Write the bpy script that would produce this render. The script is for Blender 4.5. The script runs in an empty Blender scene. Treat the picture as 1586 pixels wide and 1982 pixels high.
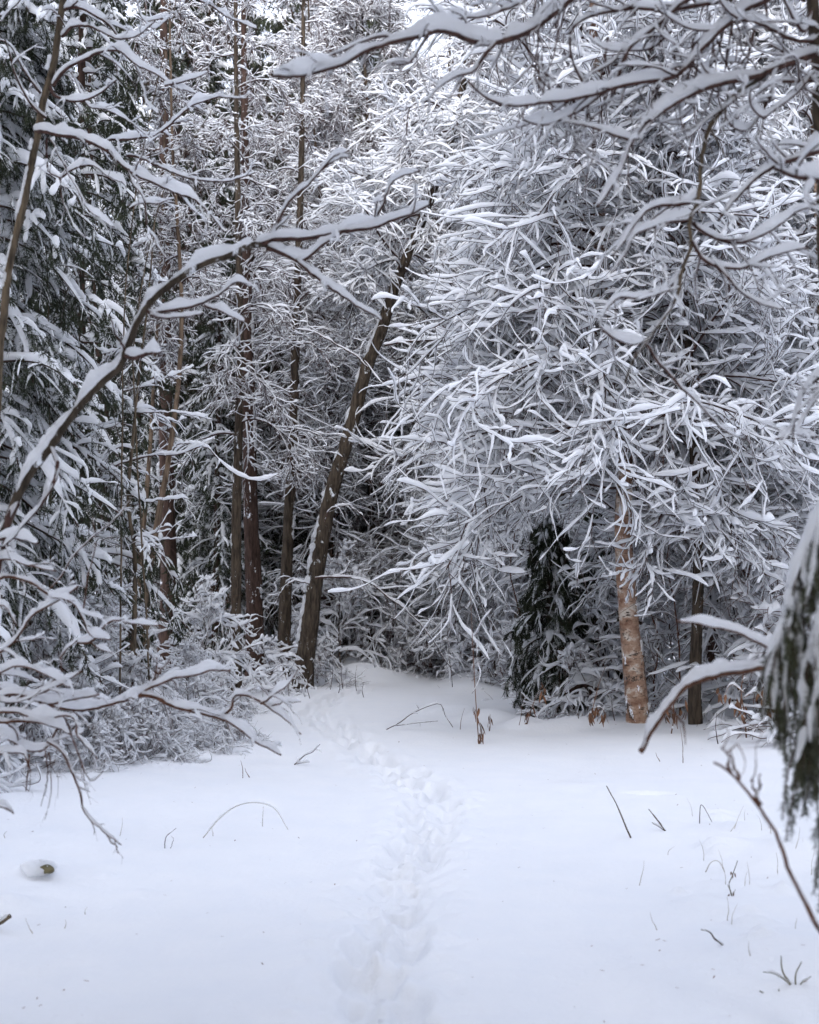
import bpy, math, random
import numpy as np
from mathutils import Vector
R = math.radians
scn = bpy.context.scene
# ------------------------------------------------------------------ camera
CAMZ = 1.6; FPX = 2312.0; PITCH = math.atan((1150-991)/FPX)
cd = bpy.data.cameras.new('camera'); cam = bpy.data.objects.new('camera', cd)
scn.collection.objects.link(cam); scn.camera = cam
cam.location = (0, 0, CAMZ); cam.rotation_euler = (R(90)+PITCH, 0, 0)
cd.sensor_fit = 'VERTICAL'; cd.sensor_height = 30.0; cd.lens = 30.0*FPX/1982.0
cd.clip_start = 0.05; cd.clip_end = 1000
cd.dof.use_dof = True; cd.dof.focus_distance = 13.0; cd.dof.aperture_fstop = 2.6
# ------------------------------------------------------------------ sky, sun, exposure
w = bpy.data.worlds.new('World'); scn.world = w; w.use_nodes = True
nt = w.node_tree; bg = nt.nodes['Background']
sky = nt.nodes.new('ShaderNodeTexSky'); sky.sky_type = 'NISHITA'; sky.sun_disc = False
SUN_EL, SUN_ROT = R(30), R(188)
sky.sun_elevation = SUN_EL; sky.sun_rotation = SUN_ROT
sky.air_density = 1.0; sky.dust_density = 4.0; sky.ozone_density = 1.0
hs = nt.nodes.new('ShaderNodeHueSaturation'); hs.inputs['Saturation'].default_value = 0.42
nt.links.new(sky.outputs[0], hs.inputs['Color'])
cl = nt.nodes.new('ShaderNodeMix'); cl.data_type = 'RGBA'; cl.inputs[0].default_value = 0.86      # an even cloud sheet over the clear sky
nt.links.new(hs.outputs[0], cl.inputs[6]); cl.inputs[7].default_value = (3.2, 3.5, 4.3, 1); nt.links.new(cl.outputs[2], bg.inputs[0])
bg.inputs[1].default_value = 0.15
sd = bpy.data.lights.new('sun', 'SUN'); sd.energy = 1.5; sd.angle = R(80); sd.color = (1, .965, .93)
so = bpy.data.objects.new('sun', sd); scn.collection.objects.link(so)
_s = Vector((math.sin(SUN_ROT)*math.cos(SUN_EL), math.cos(SUN_ROT)*math.cos(SUN_EL), math.sin(SUN_EL)))
so.rotation_euler = (-_s).to_track_quat('-Z', 'Y').to_euler()
scn.view_settings.view_transform = 'Standard'; scn.view_settings.look = 'None'
scn.view_settings.exposure = 2.1; scn.view_settings.gamma = 1.0
scn.cycles.max_bounces = 14; scn.cycles.diffuse_bounces = 12; scn.cycles.glossy_bounces = 1
scn.cycles.transmission_bounces = 10; scn.cycles.use_denoising = True
scn.render.film_transparent = False

# ------------------------------------------------------------------ helpers
def cpt(px, py, d):
    """a point of the place seen at photograph pixel px, py, d metres ahead"""
    f = np.array((0, math.cos(PITCH), math.sin(PITCH))); u = np.array((0, -math.sin(PITCH), math.cos(PITCH)))
    return np.array((0, 0, CAMZ)) + d*(f + np.array((1, 0, 0))*(px-793)/FPX + u*(991-py)/FPX)
def xat(px, d): return (px-793)/FPX*d
TRAIL_PX = [(735, 2030), (728, 1950), (738, 1860), (765, 1760), (800, 1670), (825, 1600), (842, 1545), (780, 1510), (700, 1455), (640, 1415), (610, 1385), (640, 1352), (720, 1335)]
def gp0(px, py):
    a = cpt(px, py, 1) - np.array((0, 0, CAMZ)); t = -CAMZ/a[2]
    return (a[0]*t, a[1]*t)
TRAIL = np.array([gp0(*p) for p in TRAIL_PX])
def resample2(P, step):
    P = np.asarray(P, float); seg = np.linalg.norm(np.diff(P, axis=0), axis=1); s = np.r_[0, np.cumsum(seg)]
    n = max(3, int(s[-1]/step)); q = np.linspace(0, s[-1], n)
    return np.stack([np.interp(q, s, P[:, k]) for k in range(P.shape[1])], 1)
_rg = np.random.RandomState(5)
_lat = _rg.rand(64, 64)
def vnoise(x, y, k=0):
    x = np.asarray(x, float)+k*17.3; y = np.asarray(y, float)+k*9.7
    xi = np.floor(x).astype(int); yi = np.floor(y).astype(int); fx = x-xi; fy = y-yi
    fx = fx*fx*(3-2*fx); fy = fy*fy*(3-2*fy)
    g = lambda a, b: _lat[a % 64, b % 64]
    return (g(xi, yi)*(1-fx)+g(xi+1, yi)*fx)*(1-fy)+(g(xi, yi+1)*(1-fx)+g(xi+1, yi+1)*fx)*fy-.5
STEPS = []
_tp = resample2(TRAIL, .36)
for _i in range(len(_tp)-1):
    _d = _tp[_i+1]-_tp[_i]; _d /= np.linalg.norm(_d); _n = np.array((-_d[1], _d[0]))
    for rep in range(2):
        side = 1 if (_i+rep) % 2 else -1
        c = _tp[_i] + _n*side*.085 + _rg.normal(0, .045, 2)
        STEPS.append((c[0], c[1], _d[0], _d[1], _rg.uniform(.04, .085)))
STEPS += [(xat(1260, 9.4), 9.5, 1, .1, .03)]
TR2 = resample2(TRAIL, .12)
MOUNDS = [(xat(80, 6.9), 6.95, .16, .07), (xat(20, 6.2), 6.25, .14, .07), (xat(1440, 8), 8.0, .22, .06), (xat(1520, 7.6), 7.4, .3, .1), (xat(1550, 5.2), 5.2, .5, .12),
          (xat(1303, 6.6), 6.6, .035, .05), (xat(1470, 6.9), 6.6, .05, .06), (xat(1440, 6.1), 6.1, .05, .05), (xat(120, 7.3), 7.9, .3, .05), (xat(300, 9.2), 9.6, .8, .06),
          (-4.6, 11.6, 1.9, .38), (-3.0, 12.6, 1.2, .25), (-7.5, 12, 3, .6), (5.0, 16, 2.2, .25), (3.4, 17.5, 1.2, .18), (6.8, 13, 2.4, .25), (xat(190, 6.6), 6.9, .05, .02), (xat(275, 6.4), 6.5, .08, .02)]
_rm = np.random.RandomState(8)
for _x, _y in zip(_rm.uniform(.6, 6.5, 26), _rm.uniform(14.2, 20, 26)): MOUNDS.append((_x, _y, _rm.uniform(.2, .5), _rm.uniform(.05, .16)))
for _x, _y in zip(_rm.uniform(-6, -2.6, 22), _rm.uniform(12.6, 16, 22)): MOUNDS.append((_x, _y, _rm.uniform(.2, .45), _rm.uniform(.05, .2)))
for _x, _y in zip(_rm.uniform(-1.8, 1.4, 14), _rm.uniform(21, 25, 14)): MOUNDS.append((_x, _y, _rm.uniform(.25, .6), _rm.uniform(.08, .22)))
for _x, _y in zip(_rm.uniform(.27, .34, 16), _rm.uniform(5.2, 9, 16)): MOUNDS.append((_x*_y*(.75+.3*_rm.rand()), _y, _rm.uniform(.04, .16), _rm.uniform(.02, .06)))
def gz(x, y):
    x = np.asarray(x, float); y = np.asarray(y, float)
    z = .10*vnoise(x*.35, y*.28, 1) + .045*vnoise(x*.9, y*.8, 2) + .02*vnoise(x*2.3, y*2.1, 3) + .006*vnoise(x*6.5, y*5.7, 9)
    z = z*np.clip((np.hypot(x, y)-1)/6, .2, 1)
    for mx, my, mr, mh in MOUNDS:
        z = z + mh*np.exp(-(((x-mx)**2+(y-my)**2)/mr**2))
    m = (y > 2.5) & (y < 24) & (np.abs(x) < 5)
    if np.any(m):
        xs = x[m] if x.ndim else np.array([float(x)]); ys = y[m] if y.ndim else np.array([float(y)])
        dz = np.zeros_like(xs); dmin = np.full_like(xs, 9.)
        for a in TR2: dmin = np.minimum(dmin, (xs-a[0])**2+(ys-a[1])**2)
        dmin = np.sqrt(dmin)
        band = np.exp(-(dmin/(.17+.08*vnoise(xs*2, ys*2, 12)))**2)
        dz -= band*(.05+.055*vnoise(xs*9, ys*9, 4)+.05*vnoise(xs*17, ys*15, 5)+.05*vnoise(xs*33, ys*33, 6)+.016*vnoise(xs*57, ys*51, 10))
        rim = np.exp(-((dmin-.3)/.09)**2); dz += rim*(.014+.03*vnoise(xs*11, ys*11, 7))
        for sx, sy, dx, dy, dep in STEPS:
            k = (np.abs(xs-sx) < .5) & (np.abs(ys-sy) < .5)
            if not k.any(): continue
            u = (xs[k]-sx)*dx+(ys[k]-sy)*dy; v = -(xs[k]-sx)*dy+(ys[k]-sy)*dx
            q = (u/.17)**2+(v/.075)**2
            dz[k] += -dep*np.exp(-q**2)+.2*dep*np.exp(-(q-2.3)**2)
        if x.ndim: z = z.copy(); z[m] += dz
        else: z = z+dz[0]
    # woodland floor is uneven behind the clearing
    z = z + np.clip((y-22)/10, 0, 1)*(.5*vnoise(x*.3, y*.3, 8)+.15)
    return z

def mkmesh(name, V, F, mat, parent=None, smooth=True, extra=None):
    V = np.ascontiguousarray(V, dtype=np.float32); F = np.ascontiguousarray(F, dtype=np.int32)
    me = bpy.data.meshes.new(name); nf, k = F.shape
    me.vertices.add(len(V)); me.vertices.foreach_set('co', V.ravel())
    me.loops.add(nf*k); me.loops.foreach_set('vertex_index', F.ravel())
    me.polygons.add(nf); me.polygons.foreach_set('loop_start', np.arange(0, nf*k, k, dtype=np.int32))
    me.polygons.foreach_set('use_smooth', np.full(nf, smooth, dtype=bool))
    me.update(calc_edges=True); me.materials.append(mat)
    if me.validate(): me.update()
    o = bpy.data.objects.new(name, me); scn.collection.objects.link(o)
    if parent: o.parent = parent
    return o
def thing(name, label, cat, loc=(0, 0, 0), group=None):
    o = bpy.data.objects.new(name, None); scn.collection.objects.link(o); o.location = loc
    o.empty_display_size = .2
    o['label'] = label; o['category'] = cat
    if group: o['group'] = group
    o['kind'] = 'thing'
    return o
def tag(o, label, cat, group=None):
    o['label'] = label; o['category'] = cat
    if group: o['group'] = group
def nrm(v): return v/np.maximum(np.linalg.norm(v, axis=-1, keepdims=True), 1e-9)
Z = np.array((0, 0, 1.))
def frames(P):
    T = np.gradient(P, axis=1); T = nrm(T)
    S = np.cross(T, Z); n = np.linalg.norm(S, axis=-1, keepdims=True)
    fb = np.broadcast_to(np.array((1., 0, 0)), S.shape)
    S = nrm(np.where(n < .05, fb, S)); U = nrm(np.cross(S, T))
    return T, S, U
def quads(M, K, n):
    i = np.arange(K-1)[:, None]*n + np.arange(n)[None]; j = np.arange(K-1)[:, None]*n + (np.arange(n)[None]+1) % n
    q = np.stack([i, j, j+n, i+n], -1).reshape(-1, 4)
    return (q[None]+(np.arange(M)*K*n)[:, None, None]).reshape(-1, 4)
class Acc:
    def __init__(s): s.V = []; s.F = []; s.n = 0
    def add(s, V, F):
        V = V.reshape(-1, 3); s.V.append(V); s.F.append(F+s.n); s.n += len(V)
    def mesh(s, name, mat, parent=None, smooth=True):
        if not s.V: return None
        return mkmesh(name, np.concatenate(s.V), np.concatenate(s.F), mat, parent, smooth)
def tubes(acc, P, rad, n=4):
    """round limbs: P (M,K,3), rad (M,K)"""
    M, K, _ = P.shape; T, S, U = frames(P)
    a = np.arange(n)/n*2*math.pi
    V = P[:, :, None] + rad[:, :, None, None]*(np.cos(a)[None, None, :, None]*S[:, :, None]+np.sin(a)[None, None, :, None]*U[:, :, None])
    acc.add(V, quads(M, K, n))
def snowcaps(acc, P, rad, w0, rng, n=5, hw=1.12, gap=0.12, steep=.45, rough=.28, minw=0.0, wk=.66):
    """a bank of snow along the upper side of every limb"""
    P = P.copy(); P[:, -1] = P[:, -2]+(.45 if P.shape[1] < 30 else .7)*(P[:, -1]-P[:, -2])
    M, K, _ = P.shape; T, S, U = frames(P)
    h = np.sqrt(np.maximum(1-T[..., 2]**2, 0))
    hf = np.clip((h-steep*.6)/(1-steep*.6), 0, 1)**.55
    if K > 12:
        sm = rng.normal(0, 1, (M, K+8)); ker = np.array([.15, .35, .5, .35, .15]); 
        nz = np.stack([np.convolve(r, ker, 'same') for r in sm])[:, 4:-4]; nz = nz/.72
        lo = rng.normal(0, 1, (M, K//5+3)); xq = np.linspace(0, lo.shape[1]-1, K)
        nz = .6*nz+.8*np.stack([np.interp(xq, np.arange(lo.shape[1]), r) for r in lo])
    else:
        nz = rng.normal(0, 1, (M, K+2)); nz = (nz[:, :-2]+nz[:, 1:-1]*1.3+nz[:, 2:])/1.9
    mod = np.clip(1+rough*nz, .25, 1.9)
    if gap > 0:
        g = rng.rand(M, K) < gap; mod = np.where(g, mod*.22, mod)
    t = np.linspace(0, 1, K)[None]
    endp = np.clip((1-t)*max(5, K/3.), 0, 1)**.5*np.clip(t*6+.7, 0, 1)
    endp[:, -1] = .4
    wd = (rad*.85 + w0*wk*hf)*mod*endp
    wd = np.where(hf > .02, wd, rad*.2)
    wd = np.maximum(wd, minw)
    ht = (rad*.3+w0*hf*hw)*mod*endp*np.clip(.4+.6*hf, 0, 1)*(1+.12*nz)
    ht = np.maximum(ht, minw)
    a = np.arange(n)/n*2*math.pi + math.pi/2
    ca = np.cos(a); sa = np.sin(a); yy = np.where(sa < 0, sa*.45, sa*1.15)+.42
    lat = rng.normal(0, .10, (M, K))*wd
    UU = nrm(.3*U+.7*Z)
    C = P + (lat[..., None])*S + UU*(rad*.25)[..., None]
    if n >= 9:     # crumbly surface on the snow seen from near
        wd = np.repeat(wd[:, :, None], n, 2); ht = np.repeat(ht[:, :, None], n, 2); k = 1+rng.normal(0, .045, wd.shape); wd = wd*k; ht = ht*k
    else: wd = wd[:, :, None]; ht = ht[:, :, None]
    V = C[:, :, None] + (wd*ca)[..., None]*S[:, :, None] + (ht*yy)[..., None]*UU[:, :, None]
    acc.add(V, quads(M, K, n))
def walk(p0, d0, L, K, wander, grav, rng, acc=0.0):
    d = nrm(d0); pts = [p0]; p = p0; M = len(p0)
    g = np.broadcast_to(np.asarray(grav, float), (M,))
    w_ = rng.normal(0, wander*.4, (M, 3))
    for k in range(1, K):
        w_ = .5*w_+rng.normal(0, wander*.7, (M, 3)); d = d + w_; d[:, 2] -= g*(1+acc*k/K)
        d = nrm(d); p = p + d*(L/(K-1))[:, None]; pts.append(p)
    return np.stack(pts, 1)
def spawn(P, rad, n, t0, t1, a0, a1, rng, flat=.6):
    M, K, _ = P.shape
    t = t0+(t1-t0)*((np.arange(n)[None]+rng.rand(M, n))/n); f = t*(K-1); i = np.minimum(f.astype(int), K-2); fr = (f-i)[..., None]
    I = np.arange(M)[:, None]
    pos = P[I, i]*(1-fr)+P[I, i+1]*fr; tan = nrm(P[I, i+1]-P[I, i])
    r = rad[I, i]*(1-fr[..., 0])+rad[I, i+1]*fr[..., 0]
    q = rng.normal(0, 1, (M, n, 3)); q[..., 2] *= flat
    q = nrm(q - (q*tan).sum(-1, keepdims=True)*tan); an = rng.uniform(a0, a1, (M, n, 1))
    d = nrm(tan*np.cos(an)+q*np.sin(an))
    return pos.reshape(-1, 3), d.reshape(-1, 3), r.reshape(-1), t.reshape(-1), np.repeat(np.arange(M), n)
def taper(r0, K, e=.35):
    t = np.linspace(0, 1, K)[None]; return np.asarray(r0)[:, None]*(1-(1-e)*t)
def catmull(P, n):
    P = np.asarray(P, float); Q = np.vstack([2*P[0]-P[1], P, 2*P[-1]-P[-2]])
    seg = np.linalg.norm(np.diff(P[:, :3], axis=0), axis=1); s = np.r_[0, np.cumsum(seg)]
    out = []
    for q in np.linspace(0, s[-1], n):
        i = min(np.searchsorted(s, q, 'right')-1, len(P)-2); u = (q-s[i])/max(seg[i], 1e-9)
        a, b, c, d = Q[i], Q[i+1], Q[i+2], Q[i+3]
        out.append(.5*((2*b)+(c-a)*u+(2*a-5*b+4*c-d)*u*u+(3*b-a-3*c+d)*u**3))
    return np.array(out)

# ------------------------------------------------------------------ materials
def mat(name, rough=.8, spec=.2):
    m = bpy.data.materials.new(name); m.use_nodes = True; n = m.node_tree
    b = n.nodes['Principled BSDF']; b.inputs['Roughness'].default_value = rough
    b.inputs['Specular IOR Level'].default_value = spec
    return m, n, b
def noise(n, scale, detail=4, coord='Object', vec=(1, 1, 1), rough=.6):
    tc = n.nodes.new('ShaderNodeTexCoord'); mp = n.nodes.new('ShaderNodeMapping'); mp.inputs['Scale'].default_value = vec
    n.links.new(tc.outputs[coord], mp.inputs[0])
    t = n.nodes.new('ShaderNodeTexNoise'); t.inputs['Scale'].default_value = scale; t.inputs['Detail'].default_value = detail
    t.inputs['Roughness'].default_value = rough
    n.links.new(mp.outputs[0], t.inputs['Vector']); return t.outputs['Fac']
def ramp(n, src, stops):
    r = n.nodes.new('ShaderNodeValToRGB'); e = r.color_ramp.elements
    while len(e) < len(stops): e.new(.5)
    for k, (p, c) in enumerate(stops): e[k].position = p; e[k].color = (*c, 1)
    n.links.new(src, r.inputs[0]); return r.outputs[0]
def bump(n, b, src, dist, strength=1.):
    u = n.nodes.new('ShaderNodeBump'); u.inputs['Distance'].default_value = dist; u.inputs['Strength'].default_value = strength
    n.links.new(src, u.inputs['Height']); n.links.new(u.outputs[0], b.inputs['Normal'])
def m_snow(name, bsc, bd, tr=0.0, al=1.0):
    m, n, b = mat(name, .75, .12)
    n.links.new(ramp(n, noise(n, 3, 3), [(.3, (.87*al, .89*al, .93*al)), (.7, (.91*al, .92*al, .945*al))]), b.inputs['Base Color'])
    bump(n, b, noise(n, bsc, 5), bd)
    if tr:      # thin caps of snow let daylight through
        t = n.nodes.new('ShaderNodeBsdfTranslucent'); t.inputs[0].default_value = (.97, .975, .985, 1); x = n.nodes.new('ShaderNodeMixShader'); x.inputs[0].default_value = tr
        n.links.new(b.outputs[0], x.inputs[1]); n.links.new(t.outputs[0], x.inputs[2]); n.links.new(x.outputs[0], n.nodes['Material Output'].inputs[0])
    return m
M_SNOW = m_snow('snow', 90, .012, .55)
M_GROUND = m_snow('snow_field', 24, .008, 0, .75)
def m_bark(name, c1, c2, flecks, vec=(1, 1, .18), sc=26, bd=.012, c3=None):
    m, n, b = mat(name, .9, .1)
    f = noise(n, sc, 6, vec=vec); st = [(.33, c1), (.62, c2)] + ([(.75, c3)] if c3 else [])
    col = ramp(n, f, st)
    if flecks:
        s = ramp(n, noise(n, 7, 9, vec=(1, 1, .45), rough=.78), [(flecks, (0, 0, 0)), (flecks+.03, (1, 1, 1))])
        mx = n.nodes.new('ShaderNodeMix'); mx.data_type = 'RGBA'; n.links.new(s, mx.inputs[0])
        n.links.new(col, mx.inputs[6]); mx.inputs[7].default_value = (.8, .83, .88, 1); col = mx.outputs[2]
    n.links.new(col, b.inputs['Base Color']); bump(n, b, f, bd); return m
M_TWIG = m_bark('twig_bark', (.030, .018, .016), (.085, .05, .043), 0, sc=40, bd=.002)
M_TWIGW = m_bark('warm_twig_bark', (.05, .024, .016), (.12, .062, .042), 0, sc=40, bd=.002)
M_PINE = m_bark('pine_bark', (.022, .014, .012), (.068, .043, .034), .61, bd=.02)
M_DARK = m_bark('dark_bark', (.02, .016, .013), (.08, .062, .046), .59, bd=.02)
M_STEM = m_bark('olive_bark', (.035, .028, .022), (.13, .10, .068), 0, sc=30, bd=.004)
M_PALE = m_bark('pale_birch_bark', (.06, .042, .03), (.19, .14, .10), .62, sc=18, bd=.006)
def m_birch():
    m, n, b = mat('birch_bark', .75, .2)
    f = noise(n, 4.5, 6, vec=(1, 1, 1.3), rough=.65); col = ramp(n, f, [(.38, (.16, .085, .055)), (.45, (.24, .145, .10)), (.53, (.32, .215, .155)), (.60, (.47, .41, .35))])
    for sc, vec, lo, c in ((9, (1, 1, 4.5), .40, (.045, .03, .024, 1)), (3.2, (1, 1, .8), .41, (.06, .045, .036, 1)), (7, (1, 1, .5), .39, (.8, .83, .88, 1))):
        s = ramp(n, noise(n, sc, 7, vec=vec, rough=.75), [(lo, (1, 1, 1)), (lo+.03, (0, 0, 0))])
        mx = n.nodes.new('ShaderNodeMix'); mx.data_type = 'RGBA'; n.links.new(s, mx.inputs[0]); n.links.new(col, mx.inputs[6]); mx.inputs[7].default_value = c; col = mx.outputs[2]
    n.links.new(col, b.inputs['Base Color']); bump(n, b, f, .04); return m
M_BIRCH = m_birch()
def m_needle(name, a, c):
    m, n, b = mat(name, .6, .25)
    n.links.new(ramp(n, noise(n, 7, 3), [(.35, a), (.65, c)]), b.inputs['Base Color']); return m
M_NEEDLE = m_needle('spruce_needles', (.012, .016, .008), (.034, .042, .02))
M_NEEDLE2 = m_needle('olive_needles', (.028, .032, .018), (.07, .075, .042))
M_STALK = m_needle('dry_stalk', (.16, .09, .05), (.34, .22, .13))
M_LEAF = m_needle('withered_leaf', (.06, .03, .018), (.20, .10, .055))
M_MOSS = m_needle('mossy_wood', (.05, .045, .02), (.14, .12, .06))
M_STRAW = m_needle('straw', (.25, .21, .17), (.45, .40, .34))

# ------------------------------------------------------------------ snow-covered ground
def axis(lo, hi, fine_lo, fine_hi, step, g=1.12):
    mid = list(np.arange(fine_lo, fine_hi+1e-6, step)); up = []; s = step; v = mid[-1]
    while v < hi: s *= g; v += s; up.append(v)
    dn = []; s = step; v = mid[0]
    while v > lo: s *= g; v -= s; dn.append(v)
    return np.array(dn[::-1]+mid+up)
gx = axis(-160, 160, -1.9, 1.3, .022, 1.04); gy = axis(-120, 200, 3.6, 9.0, .026, 1.022)
X, Y = np.meshgrid(gx, gy); GZ = gz(X, Y)
nx = len(gx); ny = len(gy); ii = (np.arange(ny-1)[:, None]*nx+np.arange(nx-1)[None]).ravel()
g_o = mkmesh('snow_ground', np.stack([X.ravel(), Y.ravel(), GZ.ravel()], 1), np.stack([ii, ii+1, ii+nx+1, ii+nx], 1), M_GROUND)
g_o['kind'] = 'structure'
def ghit(px, py):
    """ground point seen at a pixel"""
    x, y = gp0(px, py)
    for _ in range(6):
        z = float(gz(x, y)); a = cpt(px, py, 1)-np.array((0, 0, CAMZ)); t = (z-CAMZ)/a[2]; x, y = a[0]*t, a[1]*t
    return np.array((x, y, z))

# ------------------------------------------------------------------ tree builders
def dup(root, loc, rz=0, sc=1., label=None, group=None, tilt=(0, 0)):
    r = root.copy(); scn.collection.objects.link(r); r.location = loc; r.rotation_euler = (tilt[0], tilt[1], rz); r.scale = (sc,)*3
    if label: r['label'] = label
    if group: r['group'] = group
    for ch in list(root.children):
        c = ch.copy(); scn.collection.objects.link(c); c.parent = r
        for g in ch.children:
            d = g.copy(); scn.collection.objects.link(d); d.parent = c
    return r
def trunk_mesh(P, r0, r1, m, parent, n=12, rng=None, name='trunk', flare=.35):
    K = len(P); t = np.linspace(0, 1, K); rad = r0+(r1-r0)*t; rad = rad*(1+flare*np.exp(-t*18))
    if rng is not None: rad = rad*(1+rng.normal(0, .03, K))
    a = Acc(); tubes(a, P[None], rad[None], n); return a.mesh(name, m, parent), rad
def broadleaf(name, label, cat, seed, H=13, r0=.09, spread=3.0, n1=60, n2=12, n3=9, w0=.03, twig=.006, low=.15, elev=(.1, .7), droop=.10, bark=None, twigm=None,
              trunk=None, lean=.3, bare=2, rough=.3, profile=None, group=None, l2=.55, l3=.58, gap=.05, sides=5, bias=None, steep=.28, loc=(0, 0, 0)):
    rng = np.random.RandomState(seed)
    t = thing(name, label, cat, loc, group)
    if trunk is None:
        k = 9; pts = np.zeros((k, 3)); pts[:, 2] = np.linspace(-.2, H, k)
        pts[1:, :2] = np.cumsum(rng.normal(0, lean*.3, (k-1, 2)), 0)*(np.arange(1, k)/k)[:, None]
        trunk = pts
    TP = catmull(trunk, 40); _, trad = trunk_mesh(TP, r0, r0*.18, bark or M_DARK, t, rng=rng)
    tw = Acc(); sn = Acc()
    p, d, r, tt, _ = spawn(TP[None], trad[None], n1, low, .985, .5, 1.2, rng, 0)
    az = rng.uniform(0, 2*math.pi, n1)
    if bias is not None: az = np.where(rng.rand(n1) < bias[1], rng.normal(bias[0], .8, n1), az)
    el = rng.uniform(elev[0], elev[1], n1)
    d = np.stack([np.cos(az)*np.cos(el), np.sin(az)*np.cos(el), np.sin(el)], 1)
    prof = (profile or (lambda q: np.clip(1.1-q, .12, 1)**.7))(tt)
    L = spread*prof*rng.uniform(.65, 1.15, n1)
    P1 = walk(p, d, L, 16, .10, droop*rng.uniform(.5, 1.5, n1), rng, 1.)
    R1 = taper(np.minimum(r*.5, .008+.006*L), 16, .3)
    tubes(tw, P1, R1, 5); snowcaps(sn, P1, R1, w0*1.15, rng, sides+1, gap=gap*.5, steep=steep)
    p, d, r, tt, pi = spawn(P1, R1, n2, .15, 1, .35, 1.0, rng, .35)
    L2 = L[pi]*l2*(1.15-.6*tt)*rng.uniform(.5, 1.3, len(p))
    P2 = walk(p, d, L2, 14, .16, droop*.5*rng.uniform(-.3, 1.6, len(p)), rng, 1.)
    R2 = taper(np.minimum(r*.8, twig*1.5), 14, .45); tubes(tw, P2, R2, 4); snowcaps(sn, P2, R2, w0, rng, sides+1, gap=gap*.6, steep=steep, rough=rough)
    p, d, r, tt, pi = spawn(P2, R2, n3, .08, 1, .35, .95, rng, .45)
    L3 = L2[pi]*l3*(1.2-.5*tt)*rng.uniform(.4, 1.5, len(p))+.09
    P3 = walk(p, d, L3, 11, .15, droop*.4*rng.uniform(-1., 1.6, len(p)), rng, 1.)
    R3 = taper(np.full(len(p), twig*.8), 11, .5); tubes(tw, P3, R3, 3); snowcaps(sn, P3, R3, w0*.85, rng, sides, gap=gap*.6, steep=steep, rough=rough)
    if bare:     # fine twigs too steep or thin to hold snow
        p, d, r, tt, pi = spawn(P2, R2, bare, .2, 1, .4, 1.3, rng, 1.)
        P4 = walk(p, d, rng.uniform(.12, .5, len(p)), 5, .12, rng.uniform(-.05, .2, len(p)), rng); tubes(tw, P4, taper(np.full(len(p), twig*.6), 5, .5), 3)
    c = tw.mesh('crown', twigm or M_TWIG, t); sn.mesh('snow', M_SNOW, c)
    return t
def blades(acc, P, nper, ln, wd, rng, down=.3):
    M, K, _ = P.shape
    t = rng.rand(M, nper)*(K-1.001); i = t.astype(int); f = (t-i)[..., None]; I = np.arange(M)[:, None]
    b = P[I, i]*(1-f)+P[I, i+1]*f; T = nrm(P[I, i+1]-P[I, i])
    q = rng.normal(0, 1, b.shape); q[..., 2] -= down; d = nrm(T*.8+nrm(q)); l = ln*rng.uniform(.6, 1.3, (M, nper, 1))
    s = nrm(np.cross(d, rng.normal(0, 1, b.shape)))*wd
    V = np.stack([b-s, b+s, b+d*l+s*.25, b+d*l-s*.25], 2)
    n = M*nper; acc.add(V, np.arange(n*4).reshape(n, 4))
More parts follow.
